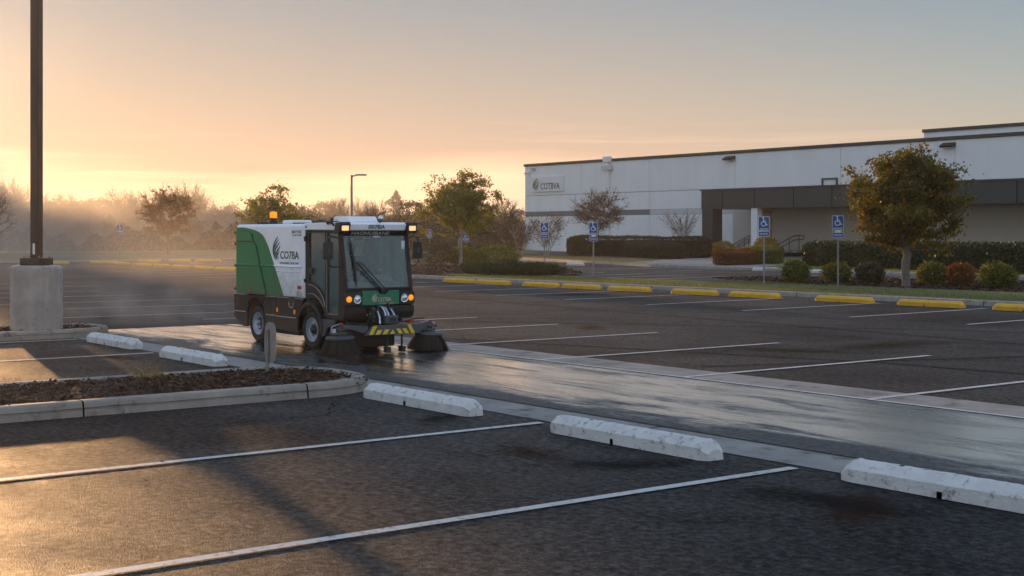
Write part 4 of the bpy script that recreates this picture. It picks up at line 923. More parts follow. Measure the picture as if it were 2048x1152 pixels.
# wiper: pivot, pantograph arms, blade
wpz = MB(); P0 = (ws(.93)+.04, .05, .93); J = (ws(1.36)+.035, -.40, 1.37)
wpz.tube([P0, J], .011, 6); wpz.tube([(P0[0], .10, .94), (J[0]+.005, -.31, 1.37), (J[0], -.42, 1.36)], .009, 6); wpz.tube([(P0[0], .02, .93), (J[0], -.38, 1.30)], .006, 6)
wpz.lathe([(.045, P0[0]-.05), (.045, P0[0]-.005), (.03, P0[0]+.01), (.001, P0[0]+.012)], (0, .05, .925), 'x', n=14)
wip = wpz.build('wiper_arm', S_BLACK, sw, smooth=40)
wb_ = MB(); wb_.tube([(ws(1.745)+.016, -.445, 1.745), (ws(1.55)+.024, -.425, 1.55), (ws(1.36)+.028, -.405, 1.36), (ws(1.1)+.02, -.395, 1.12), (ws(.985)+.014, -.39, .985)], [.006, .016, .02, .016, .005], 6)
wb_.build('wiper_blade', S_BLACK, wip)
# lower front
MB().prism([(.88, .70), (.972, .70), (.985, .955), (.88, .955)], 'y', -W+.0, W-.0).build('front_panel', S_DARK, sw, bevel=.01)
MB().prism([(.80, .705), (.80, .52), (.90, .49), (.985, .53), (1.01, .60), (1.01, .695)], 'y', -W-.015, W+.015).build('bumper', S_DARK, sw, bevel=.014)
hp = [(-.315, .715), (.335, .715), (.335, .905), (.325, .93), (.155, .93), (.10, .875), (.0, .875), (-.06, .93), (-.315, .93)]
hd = MB().prism(hp, 'x', .9865, 1.022).build('hood_panel', S_GREEN2, sw, bevel=.006)
emblem('emblem', .115, .135, (1.0225, -.155, .755), mat=me_cr, parent=hd, right=(0, 1, 0), upv=(0, 0, 1), nrm=(1, 0, 0), thick=.002)
put_text('lettering', 'COTBA', .235, .062, (1.0225, -.045, .765), mat=me_cr, parent=hd, bold=.012, thick=.002, **Ff)
put_text('small_lettering', 'OPERATE Now', .26, .024, (1.0225, -.02, .727), mat=me_cr, parent=hd, bold=.0, thick=.002, **Ff)
for s in (-1, 1):
    lp = MB().prism([(s*.335, .715), (s*.615, .715), (s*.615, .905), (s*.335, .905)] if s < 0 else [(s*.35, .715), (s*.615, .715), (s*.615, .905), (s*.35, .905)], 'x', .986, 1.016).build('lamp_cluster', S_BLACK, sw, bevel=.008)
    yy = s*.405 if s < 0 else .425
    MB().lathe([(.064, 1.014), (.066, 1.026), (.052, 1.024), (.046, 1.030), (.030, 1.036), (.001, 1.039)], (0, yy, .81), 'x', n=28).build('headlight', E_HL, lp, smooth=35)
    MB().lathe([(.046, 1.014), (.046, 1.024), (.032, 1.034), (.001, 1.038)], (0, s*.545, .81), 'x', n=24).build('indicator', E_AMBS if False else E_AMB, lp, smooth=35)
# wing mirrors on bent tube arms
for s in (-1, 1):
    yo = .85 if s < 0 else .72
    ar = MB(); ar.tube([(.84, s*.60, 1.72), (.90, s*(yo-.07), 1.75), (.93, s*(yo+.01), 1.735), (.945, s*(yo+.01), 1.55), (.945, s*(yo+.01), 1.34), (.93, s*(yo-.06), 1.30), (.90, s*.60, 1.30)], .011, 8)
    ar = ar.build('mirror_arm', S_BLACK, sw, smooth=40)
    MB().prism(rrect(.17, .27, .035, x0=s*yo, z0=1.54), 'x', .905, .95).build('wing_mirror', S_BLACK, ar, bevel=.018)
    MB().prism(rrect(.145, .24, .03, x0=s*yo, z0=1.54), 'x', .9045, .9035).build('mirror_glass', MATS['mirror'], ar)
    MB().box(.951, s*yo-.012, 1.50, .965, s*yo+.012, 1.57).build('mirror_clamp', S_GREY, ar, bevel=.004)
# cab interior
ds = MB().prism([(.55, .565), (.55, .98), (.62, 1.06), (.80, 1.03), (.88, .96), (.88, .565)], 'y', -.54, .54).build('dashboard', S_INT, sw, bevel=.03)
MB().prism([(.46, 1.0), (.46, 1.13), (.64, 1.17), (.75, 1.06), (.70, .97)], 'y', -.02, .42).build('instrument_pod', S_INT, ds, bevel=.03)
ring = [(.42+.05*math.cos(a)*0+.06*math.cos(a), .20+.165*math.sin(a), 1.20+.15*math.cos(a)) for a in [2*math.pi*k/28 for k in range(29)]]
stw = MB(); stw.tube(ring, .014, 8, cap=False); stw.tube([(.42, .20, 1.20), (.56, .20, 1.08)], .025, 8); stw.tube([ring[7], (.43, .2, 1.2), ring[21]], .012, 6); stw.tube([(.43, .2, 1.2), ring[14]], .012, 6)
stw.build('steering_wheel', S_BLACK, sw, smooth=50)
se = MB(); se.box(-.18, -.03, .74, .30, .42, .84); se = se.build('seat', S_SEAT, sw, bevel=.04, seg=3)
MB().prism([(-.10, .845), (.02, .845), (-.06, 1.42), (-.16, 1.42)], 'y', -.02, .41).build('backrest', S_SEAT, se, bevel=.04)
MB().prism([(-.14, 1.45), (-.06, 1.45), (-.09, 1.66), (-.16, 1.66)], 'y', .08, .31).build('headrest', S_SEAT, se, bevel=.03)
MB().box(-.14, .02, .561, .26, .37, .735).build('seat_base', S_BLACK, se)
MB().prism([(.0, 1.0), (.03, 1.6), (.10, 1.0)], 'y', -.50, -.46).build('side_curtain', S_INT, sw) if False else None
jk = MB(); jk.prism([(-.17, 1.05), (-.13, 1.50), (-.05, 1.56), (.03, 1.5), (.07, 1.02)], 'y', -.50, -.42); jk.build('hanging_jacket', pm('jacket_teal', (.12, .26, .25), .9, var=.3, scale=8), sw, bevel=.03)
# --- front arm, hazard beam, brushes
bm_ = MB(); bm_.prism([(-.46, .285), (.50, .285), (.53, .33), (.50, .43), (-.31, .43), (-.36, .40)], 'x', 1.30, 1.345)
beam = bm_.build('front_beam', S_GREY, sw, bevel=.006)
hz = MB(); X = 1.3455
def para(y0, y1, z0, z1, sl): return [(y0, z0), (y1, z0), (y1+sl, z1), (y0+sl, z1)]
for q in (para(-.40, -.33, .295, .42, .075), para(-.29, -.215, .295, .36, .045), para(-.165, -.09, .295, .365, .045), [(-.035, .295), (.05, .295), (.02, .365)], para(.125, .19, .295, .37, -.05), para(.235, .30, .295, .37, -.055), para(.345, .405, .295, .425, -.075)):
    hz.prism(q, 'x', X, X+.002)
hz.build('hazard_stripes', S_YEL, beam)
for q in ([(-.38, .29), (-.38, .425), (-.80, .46), (-.80, .41), (-.62, .37)], [(.50, .31), (.50, .43), (.72, .46), (.78, .42), (.62, .33)]): MB().prism(q, 'x', 1.275, 1.298).build('brush_arm', S_GREY, beam, bevel=.004)
cy_ = MB()
for y0 in (-.20, .18): cy_.box(.95, y0-.03, .34, 1.30, y0+.03, .41)
cy_.box(.9, -.14, .26, 1.15, .14, .40); cy_.build('push_arm', S_BLACK, sw, bevel=.01)
br_ = MB(); br_.box(1.12, -.05, .432, 1.25, .18, .56); br_.box(1.02, -.12, .44, 1.12, .14, .62)
lk = br_.build('lift_bracket', S_GREY, sw, bevel=.02)
MB().box(1.2505, .02, .47, 1.256, .12, .53).build('plate', S_BLACK, lk)
tb = MB()
for y0, y1, zz in ((-.06, -.02, .70), (-.01, .03, .69), (.10, .14, .66), (-.13, -.12, .64)):
    tb.tube([(1.02, y0, zz-.08), (1.08, y0, zz), (1.14, (y0+y1)/2, zz-.02), (1.19, y1, zz-.10), (1.20, y1, .44)], .016, 8)
tb.build('hydraulic_line', S_SILV, lk, smooth=50)
hs = MB(); g = random.Random(5)
for k in range(14):
    y0 = -.24+k*.032; y1 = y0+g.uniform(-.12, .12); z0 = g.uniform(.55, .70)
    hs.tube([(1.0, y0, z0), (1.06+g.uniform(0, .07), y0+g.uniform(-.05, .05), z0+g.uniform(0, .05)), (1.12+g.uniform(0, .05), (y0+y1)/2, .55+g.uniform(-.05, .05)), (1.1, y1, .42)], .011+.004*g.random(), 7)
hs.tube([(1.02, .13, .64), (1.07, .23, .66), (1.09, .28, .58), (1.08, .25, .49), (1.1, .15, .46)], .010, 7)
hs.tube([(1.05, -.15, .58), (1.15, -.28, .42), (1.2, -.45, .40), (1.22, -.68, .44)], .010, 7); hs.tube([(1.02, -.05, .5), (1.1, -.34, .44), (1.2, -.55, .46), (1.2, -.72, .47)], .012, 7)
hs.tube([(1.1, .2, .45), (1.2, .35, .47), (1.2, .5, .5), (1.22, .66, .5)], .010, 7)
hs.build('hose', S_BLACK, lk, smooth=50)
md = MB()
for k in range(26):
    y0 = g.uniform(-.28, .12); z0 = g.uniform(.42, .66); x0 = g.uniform(1.0, 1.08); s0 = g.uniform(.012, .035); md.box(x0, y0-s0, z0-s0*.7, x0+g.uniform(.03, .07), y0+s0, z0+s0*.7)
md.build('valve_block', S_BLACK, lk, bevel=.004)
ft = MB()
for k in range(22):
    y0 = g.uniform(-.28, .16); z0 = g.uniform(.44, .68); ft.lathe([(.009, 1.08), (.009, 1.10), (.001, 1.105)], (0, y0, z0), 'x', n=8)
ft.build('fittings', S_RIM, lk)
def brush(x, y, seed, tilt):
    t = empty('side_brush', (x, y, 0)); t.parent = sw; t.rotation_euler = (tilt, 0, 0)
    MB().lathe([(.001, .305), (.09, .305), (.20, .285), (.215, .27), (.215, .245), (.19, .235), (.001, .235)], n=36).build('brush_disc', S_GREY, t, smooth=40)
    g = np.random.default_rng(seed); n = 2600
    a = g.uniform(0, 6.283, n); r0 = g.uniform(.09, .20, n); r1 = r0+.05+g.uniform(.06, .115, n)*(r0/.2); da = g.normal(0, .05, n)+.05
    p0 = np.stack([r0*np.cos(a), r0*np.sin(a), np.full(n, .245)], 1)
    z1 = g.uniform(.008, .03, n); p2 = np.stack([r1*np.cos(a+da), r1*np.sin(a+da), z1], 1)
    p1 = p0*.55+p2*.45; p1[:, 2] += .012
    tv_ = np.stack([-np.sin(a), np.cos(a), np.zeros(n)], 1)*.0042
    V = np.stack([p0-tv_, p0+tv_, p1+tv_, p1-tv_, p2+tv_*.7, p2-tv_*.7], 1).reshape(-1, 3)
    k = np.arange(n)*6
    Fq = np.concatenate([np.stack([k, k+1, k+2, k+3], 1), np.stack([k+3, k+2, k+4, k+5], 1)])
    npobj('bristles', npmesh('bristles', V, Fq, S_BRIST), t)
    MB().lathe([(.07, .24), (.16, .12), (.22, .03)], n=30).build('brush_core', S_BLACK2, t, fix=False)
    m = MB(); m.lathe([(.055, .305), (.055, .36), (.035, .37), (.035, .43), (.001, .43)], n=16); m.box(-.10, -.13, .31, .06, .09, .345); m.box(-.05, -.08, .37, .09, .10, .41)
    m.build('brush_motor', S_GREY, t, bevel=.006)
    f2 = MB(); f2.tube([(-.08, -.1, .35), (-.10, -.08, .42), (-.03, .02, .46), (.02, .06, .42)], .011, 7); f2.box(.0, -.15, .34, .05, -.09, .40); f2.box(-.06, .05, .41, .0, .11, .44); f2.build('fitting', S_RIM, t, bevel=.004)
    MB().box(-.015, .0, .44, .035, .045, .475).build('red_cap', S_RED, t, bevel=.006)
    return t
brush(1.16, -.77, 3, R(2)); brush(1.22, .72, 4, R(-3))
MB().box(1.10, .40, .435, 1.18, .50, .475).build('red_cap', S_RED, sw, bevel=.008)
sk = MB()
for y0 in (-.02, .24):
    sk.tube([(1.24, y0, .30), (1.24, y0, .10)], .018, 8); sk.box(1.19, y0-.035, .012, 1.30, y0+.035, .10)
sk.build('skid_foot', S_BLACK, sw, bevel=.006)
MB().box(.55, -.40, .06, .80, .40, .32).build('suction_mouth', S_BLACK2, sw, bevel=.03)
MB().tube([(-.47, -W-.005, .24), (-.43, -W-.01, .20), (-.40, -W-.005, .23), (-.42, -W, .26)], .008, 6).build('tow_hook', S_BLACK, sw)

# ---- driver
def skin(name, pts, edges, radii, mat, parent=None, loc=None, sub=2, root=0):
    me = bpy.data.meshes.new(name); me.from_pydata(pts, edges, []); me.update(); me.materials.append(mat)
    o = bpy.data.objects.new(name, me); COL.objects.link(o)
    s = o.modifiers.new('skin', 'SKIN'); s.use_smooth_shade = True
    if not me.skin_vertices: me.skin_vertices.new() if hasattr(me.skin_vertices, 'new') else None
    for i, r in enumerate(radii):
        me.skin_vertices[0].data[i].radius = (r, r) if not hasattr(r, '__len__') else r
        me.skin_vertices[0].data[i].use_root = (i == root)
    m = o.modifiers.new('sub', 'SUBSURF'); m.levels = sub; m.render_levels = sub
    dg = bpy.context.evaluated_depsgraph_get(); nm = bpy.data.meshes.new_from_object(o.evaluated_get(dg))
    nm.materials.clear(); nm.materials.append(mat); bpy.data.objects.remove(o)
    o = npobj(name, nm, parent); o.data.polygons.foreach_set('use_smooth', [True]*len(nm.polygons)); return o
def driver():
    ox, oy = -18.765, 10.873+.20
    hands = {s: Vector((.40, s*.15, 1.235)) for s in (-1, 1)}
    pts = [(.03, 0, .91), (.01, 0, 1.06), (.0, 0, 1.22), (.0, 0, 1.36), (.01, 0, 1.45), (.03, 0, 1.53), (.045, 0, 1.60), (.045, 0, 1.68), (.03, 0, 1.725)]
    rad = [(.15, .12), (.135, .10), (.145, .11), (.15, .10), (.06, .06), (.05, .05), (.068, .078), (.076, .09), (.045, .05)]
    ed = [(i, i+1) for i in range(8)]
    for s in (-1, 1):
        k = len(pts)
        pts += [(.0, s*.17, 1.385), (.06, s*.235, 1.22), (.10, s*.25, 1.12), (.25, s*.21, 1.17), (.365, s*.155, 1.225), (.405, s*.15, 1.24)]
        rad += [.058, .048, .043, .038, .027, (.030, .016)]
        ed += [(3, k)]+[(k+i, k+i+1) for i in range(5)]
        # fingers curl round the wheel rim, thumb on the near side
        for j, (dy, ln_) in enumerate(((-.027, .85), (-.009, 1.0), (.009, .95), (.026, .75))):
            q = len(pts); b0 = Vector((.415, s*.15, 1.24+dy))
            pts += [tuple(b0+Vector((.018*ln_, s*.010, .004))), tuple(b0+Vector((.034*ln_, s*.004, .002))), tuple(b0+Vector((.036*ln_, s*-.014, 0)))]
            rad += [.0085, .008, .007]; ed += [(k+5, q), (q, q+1), (q+1, q+2)]
        q = len(pts); pts += [(.39, s*.13, 1.262), (.41, s*.115, 1.275)]; rad += [.010, .008]; ed += [(k+5, q), (q, q+1)]
        k = len(pts)
        pts += [(.06, s*.10, .90), (.40, s*.13, .93), (.44, s*.13, .87), (.50, s*.12, .66), (.52, s*.12, .60), (.60, s*.12, .585)]
        rad += [.085, .065, .058, .042, .036, .032]; ed += [(0, k)]+[(k+i, k+i+1) for i in range(5)]
    b = skin('person', pts, ed, rad, S_SKIN); b.location = (ox, oy, 0)
    tag(b, 'driver in a dark jacket seated in the sweeper cab, hands on the wheel', 'person')
    # face
    fc = MB(); fc.prism([(.118, 1.625), (.142, 1.632), (.12, 1.665)], 'y', -.012, .012); fc.build('nose', S_SKIN, b, bevel=.006)
    for s in (-1, 1):
        MB().lathe([(.001, .128), (.010, .124), (.012, .118)], (0, s*.03, 1.668), 'x', n=10).build('eye', M_WHITE, b)
        MB().lathe([(.001, .131), (.005, .1285)], (0, s*.03, 1.668), 'x', n=8).build('pupil', S_HAIR, b)
        MB().prism([(.035, 1.62), (.05, 1.61), (.06, 1.66), (.05, 1.69), (.035, 1.68)], 'y', s*.074, s*.092).build('ear', S_SKIN, b, bevel=.006)
    MB().box(.121, -.024, 1.592, .128, .024, 1.600).build('mouth', S_RED, b, bevel=.003)
    hr = MB(); vs = []; fs = []
    for i in range(9):
        el = R(95*i/8-5)
        for k in range(20):
            a = 2*math.pi*k/20; f = 1+.0*math.cos(a)
            x = -.012+.094*math.cos(el)*math.cos(a); cut = .03 if math.cos(a) > .4 else 0
            vs.append((x+.045, .084*math.cos(el)*math.sin(a), 1.665+cut*(1-i/8)+(.105)*math.sin(el)))
    fs = [(i*20+k, i*20+(k+1) % 20, (i+1)*20+(k+1) % 20, (i+1)*20+k) for i in range(8) for k in range(20)]
    hr.add(vs, fs).build('hair', S_HAIR, b, smooth=60)
    jp = [(.03, 0, .90), (.01, 0, 1.06), (.0, 0, 1.22), (.0, 0, 1.36), (.01, 0, 1.43)]; jr = [(.165, .135), (.15, .115), (.16, .125), (.165, .115), (.08, .08)]; je = [(i, i+1) for i in range(4)]
    for s in (-1, 1):
        k = len(jp); jp += [(.0, s*.17, 1.385), (.06, s*.235, 1.22), (.10, s*.25, 1.12), (.25, s*.21, 1.17), (.345, s*.165, 1.215)]; jr += [.074, .064, .058, .050, .040]; je += [(3, k)]+[(k+i, k+i+1) for i in range(4)]
    skin('jacket', jp, je, jr, S_JACK, b)
    tp = [(.03, 0, .90)]; tr_ = [(.16, .12)]; te = []
    for s in (-1, 1):
        k = len(tp); tp += [(.06, s*.10, .90), (.40, s*.13, .93), (.44, s*.13, .87), (.50, s*.12, .68)]; tr_ += [.095, .076, .068, .055]; te += [(0, k)]+[(k+i, k+i+1) for i in range(3)]
    skin('trousers', tp, te, tr_, S_SEAT, b)
driver()

# ================================================================== VEGETATION
Hfar = [False]
def skeleton(Hc, W, z0, n, seed, lean=0, flat=1.0, shell=.45, fork=1, low=.35):
    """limbs: join random points of an uneven crown volume to the nearest node of the growing skeleton"""
    g = np.random.default_rng(seed)
    rz = (Hc-z0)/2; cz = z0+rz; pts = []
    ph = g.uniform(0, 6.28, 6); am = g.uniform(.05, .16, 6)
    while len(pts) < n:
        d = g.normal(size=3); d /= np.linalg.norm(d); r = g.uniform(shell, 1)**.6
        az = math.atan2(d[1], d[0]); lump = 1+sum(am[k]*math.sin((k+2)*az+ph[k]+d[2]*(k+1)*1.7) for k in range(6))
        p = d*r*lump*.9
        if p[2] < -1+low*(1-abs(p[0]))*0 or abs(p[2]) > 1.15: continue
        sx = 1 if p[2] < 0 else (1-.15*p[2])
        pts.append((p[0]*W/2*sx, p[1]*W/2*sx, cz+p[2]*rz*flat))
    nodes = [(0., 0., 0.)]; par = [-1]
    m = 6
    for i in range(1, m+1): nodes.append((lean*i/m+g.normal()*.012*Hc*(i > 1)*.4, g.normal()*.012*Hc*(i > 1)*.4, z0*i/m*1.02)); par.append(i-1)
    top = len(nodes)-1
    if fork > 1:
        for k in range(1, 4): nodes.append((nodes[top][0]+g.normal()*.03*Hc, nodes[top][1]+g.normal()*.03*Hc, z0+(Hc-z0)*.17*k)); par.append(len(nodes)-2 if k > 1 else top)
    P = np.array(pts); base = np.array(nodes[top]); order = np.argsort(np.linalg.norm(P-base, axis=1)); tips = []
    for i in order:
        t = P[i]; A = np.array(nodes[top:]); d = np.linalg.norm(A-t, axis=1)
        d = d+np.maximum(0, A[:, 2]-t[2])*1.1+np.linalg.norm(A-base, axis=1)*.12
        j = int(np.argmin(d))+top; a = np.array(nodes[j]); k = max(2, int(np.linalg.norm(t-a)/(Hc*.07)))
        prev = j; out = t-a
        for q in range(1, k+1):
            f = q/k; p = a+out*f; p[2] += math.sin(f*math.pi)*-.05*np.linalg.norm(out)*(1 if t[2] < cz else -.6); p += g.normal(size=3)*.012*np.linalg.norm(out)*(q < k)
            nodes.append(tuple(p)); par.append(prev); prev = len(nodes)-1
        tips.append(prev)
    cnt = [0]*len(nodes)
    for t in tips: cnt[t] += 1
    for i in range(len(nodes)-1, 0, -1): cnt[par[i]] += max(cnt[i], 0)
    return nodes, par, cnt, tips
def limb_mesh(nodes, par, cnt, r0, expo=.48, n=6, rmin=.006):
    if Hfar[0]: rmin = .03
    tot = max(cnt); mb = MB()
    rad = [max(rmin, r0*(max(c, 1)/tot)**expo) for c in cnt]
    best = {}
    for i in range(1, len(nodes)):
        j = par[i]
        if j not in best or cnt[i] > cnt[best[j]]: best[j] = i
    starts = [i for i in range(1, len(nodes)) if best[par[i]] != i or par[i] == 0]
    for s_ in starts:
        ch = [par[s_], s_]
        while ch[-1] in best: ch.append(best[ch[-1]])
        rr = [rad[k] for k in ch]; rr[0] = min(rad[par[s_]], rad[s_]*1.15) if par[s_] else r0*1.35
        P = [nodes[k] for k in ch]
        if max(rr) > rmin*2.5: mb.tube(P, rr[:len(P)], n if rr[0] > .02 else 4, cap=False)
        else: mb.tube(P, rr[:len(P)], 3, cap=False)
    return mb
def twigs(tips, nodes, per, ln, w, seed, up=.5):
    g = np.random.default_rng(seed); V = []; k = 0
    T = np.array([nodes[t] for t in tips]); n = len(T)*per
    P = np.repeat(T, per, 0); d = g.normal(size=(n, 3)); c = P.mean(0); o = P-c; o /= np.linalg.norm(o, axis=1)[:, None]+1e-6
    d = d*.55+o*.8; d[:, 2] += up; d /= np.linalg.norm(d, axis=1)[:, None]
    l = ln*g.uniform(.5, 1.3, (n, 1)); s = np.cross(d, g.normal(size=(n, 3))); s /= np.linalg.norm(s, axis=1)[:, None]
    S = P-d*l*.15; M_ = P+d*l*.5+s*l*.06; E = P+d*l; 
    V = np.stack([S-s*w, S+s*w, M_+s*w*.7, M_-s*w*.7, E+s*w*.3, E-s*w*.3], 1).reshape(-1, 3)
    # side twiglets
    k = np.arange(n)*6; Fq = np.concatenate([np.stack([k, k+1, k+2, k+3], 1), np.stack([k+3, k+2, k+4, k+5], 1)])
    return V, Fq, M_, d, s, l
def merge(parts):
    V = []; Fs = []; k = 0
    for v, f in parts: V.append(v); Fs.append(f+k); k += len(v)
    return np.concatenate(V), np.concatenate(Fs)
def leaf_centres(nodes, tips, par, n, sig, seed):
    g = np.random.default_rng(seed); T = np.array([nodes[t] for t in tips]+[nodes[par[t]] for t in tips])
    w = g.uniform(.15, 1, len(T))**1.4; w /= w.sum(); idx = g.choice(len(T), n, p=w)
    sc_ = g.uniform(.5, 1.25, len(T))[idx][:, None]
    off = g.normal(size=(n, 3)); off[:, 2] *= .55
    return T[idx]+off*sig*sc_
def tree_meshes(Hc, W, z0, ntip, nleaf, lsize, r0, lmat, bmat, seed, sig=None, twig=0, tl=.5, fork=1, flat=1, shell=.4, tw=None, tmat=None, asp=.6, expo=.48, lean=0):
    nodes, par, cnt, tips = skeleton(Hc, W, z0, ntip, seed, fork=fork, flat=flat, shell=shell, lean=lean)
    mb = limb_mesh(nodes, par, cnt, r0, expo)
    crown = None; parts = []
    me = bpy.data.meshes.new('trunk'); me.from_pydata(mb.v, [], mb.f); me.update(); me.polygons.foreach_set('use_smooth', [True]*len(me.polygons)); me.materials.append(bmat)
    tm = None
    if twig:
        a = twigs(tips, nodes, twig, tl, tw or tl*.012, seed+1); b = None
        n = len(a[2]); g = np.random.default_rng(seed+2)
        P = np.concatenate([a[2], a[2]+a[3]*a[5]*.25]); d = np.concatenate([a[3], a[3]])+g.normal(size=(2*n, 3))*.6; d /= np.linalg.norm(d, axis=1)[:, None]
        s_ = np.cross(d, g.normal(size=(2*n, 3))); s_ /= np.linalg.norm(s_, axis=1)[:, None]; w_ = (tw or tl*.012)*.7; l_ = tl*g.uniform(.25, .6, (2*n, 1))
        V2 = np.stack([P-s_*w_, P+s_*w_, P+d*l_+s_*w_*.4, P+d*l_-s_*w_*.4], 1).reshape(-1, 3)
        tv_, tf_ = merge([(a[0], a[1]), (V2, np.arange(8*n).reshape(2*n, 4))])
        if nleaf == 0: crown = npmesh('crown', tv_, tf_, tmat or L_TWIG)
        else: tm = npmesh('twigs', tv_, tf_, tmat or L_TWIG)
    if nleaf:
        C = leaf_centres(nodes, tips, par, nleaf, sig or Hc*.045, seed+3); V, Fq = leaves(C, lsize, asp, seed=seed); crown = npmesh('crown', V, Fq, lmat)
    return me, crown, tm
def place_tree(ms, loc, label, cat='tree', group=None, name='tree', rz=0, s=1, sz=None):
    t = empty(name, (loc[0], loc[1], loc[2] if len(loc) > 2 else 0), rz, label, cat, group); t.scale = (s, s, sz or s)
    npobj('trunk', ms[0], t)
    c = npobj('crown', ms[1], t)
    if ms[2]: npobj('twigs', ms[2], c)
    return t
# the big tree at the right
x, y = at(1812, 576, .12)
place_tree(tree_meshes(4.45, 3.9, 1.2, 340, 28000, .058, .125, L_TREE, M_BARK, 21, sig=.17, twig=3, tl=.22, fork=1, shell=.35, expo=.42), (x, y, .1), 'big bushy broadleaf tree with bronze and olive leaves, right of the blue signs', 'tree', name='broadleaf_tree', rz=1.1)
# tree right of the sweeper
x, y = at(921, 537)
place_tree(tree_meshes(4.95, 3.9, 1.6, 240, 14000, .07, .105, L_TREE2, M_BARK2, 34, sig=.19, twig=4, tl=.35, shell=.3), (x, y, 0), 'open olive leaved tree standing between the sweeper and the warehouse corner', 'tree', name='broadleaf_tree', rz=.4)
x, y = atd(541, 70)
place_tree(tree_meshes(4.15, 3.5, 1.2, 170, 6500, .085, .10, L_TREE2, M_BARK, 45, sig=.2, shell=.2), (x, y, 0), 'dark leafy tree showing above the rear of the sweeper roof', 'tree', name='broadleaf_tree')
x, y = at(337, 514)
place_tree(tree_meshes(5.2, 4.9, 1.45, 260, 5000, .085, .11, L_RED, M_BARK, 56, sig=.16, twig=4, tl=.5, shell=.3, flat=.98, tw=.009), (x, y, 0), 'russet autumn tree with sparse leaves alone in the misty meadow', 'tree', name='broadleaf_tree')
x, y = atd(-42, 70)
place_tree(tree_meshes(4.2, 4.0, 1.0, 130, 0, .05, .09, L_BRN, M_BARK, 61, twig=5, tl=.6, shell=.4, tw=.010), (x, y, 0), 'bare tree whose branch tips reach in at the left edge of the picture', 'tree', name='bare_tree')
x, y = at(1196, 516)
place_tree(tree_meshes(4.6, 3.7, 1.75, 200, 2600, .062, .085, L_BRN, M_BARK2, 72, sig=.16, twig=6, tl=.55, shell=.3, flat=.98, tw=.011), (x, y, .1), 'nearly leafless brown tree in front of the warehouse wall, behind the second blue sign', 'tree', name='broadleaf_tree')
def shrub_tree(px, py, hgt, wid, label, seed, mat=L_TWIG, bark=M_BARK2, nl=0, lm=None, stems=5, d=None, n=40):
    """multi-stemmed bare shrub"""
    g = random.Random(seed); x, y = at(px, py) if d is None else atd(px, d); t = empty('bare_shrub', (x, y, .1), 0, label, 'shrub', 'bare shrubs along the warehouse')
    mb = MB(); tp = []
    for k in range(stems):
        a = 2*math.pi*k/stems+g.uniform(-.4, .4); q = [(0, 0, 0)]; R_ = wid*.32*g.uniform(.5, 1)
        for i in range(1, 6): f = i/5; q.append((math.cos(a)*R_*f**1.1+g.uniform(-.04, .04), math.sin(a)*R_*f**1.1+g.uniform(-.04, .04), hgt*.62*f))
        mb.tube(q, [.038*(1-.13*i) for i in range(6)], 5, cap=False); tp += q[2:]
    nodes = [Vector(p) for p in tp]; tips = []
    for i in range(n):
        b0 = g.choice(nodes); a = g.uniform(0, 6.28); l_ = hgt*g.uniform(.2, .42); e = b0+Vector((math.cos(a)*l_*.75, math.sin(a)*l_*.75, l_*.9)); e.z = min(e.z, hgt*.93)
        mb.tube([b0, (b0+e)/2+Vector((g.uniform(-.04, .04), g.uniform(-.04, .04), 0)), e], [.017, .012, .008], 4, cap=False); tips += [e, (b0+e)/2]
    me = bpy.data.meshes.new('trunk'); me.from_pydata(mb.v, [], mb.f); me.update(); me.materials.append(bark); npobj('trunk', me, t)
    nd = [tuple(p) for p in tips]
    a = twigs(list(range(len(nd))), nd, 5, hgt*.2, .008, seed, up=.7); c = npobj('crown', npmesh('crown', a[0], a[1], mat), t)
    if nl:
        gg = np.random.default_rng(seed); C = np.array(nd)[gg.integers(0, len(nd), nl)]+gg.normal(size=(nl, 3))*hgt*.07; V, Fq = leaves(C, .05, seed=seed); npobj('leaves', npmesh('leaves', V, Fq, lm), c)
    return t
shrub_tree(1359, 514, 3.15, 2.9, 'bare grey shrub just left of the canopy column, in front of the brown hedge', 81, n=60)
shrub_tree(1094, 521, 3.0, 2.9, 'bare twiggy shrub behind the leftmost verge sign', 82, L_TWIG, nl=700, lm=L_BRN, n=55)
shrub_tree(1042, 521, 2.6, 2.6, 'bare shrub in front of the warehouse corner, with a few brown leaves', 83, L_TWIG, nl=900, lm=L_BRN, n=60)

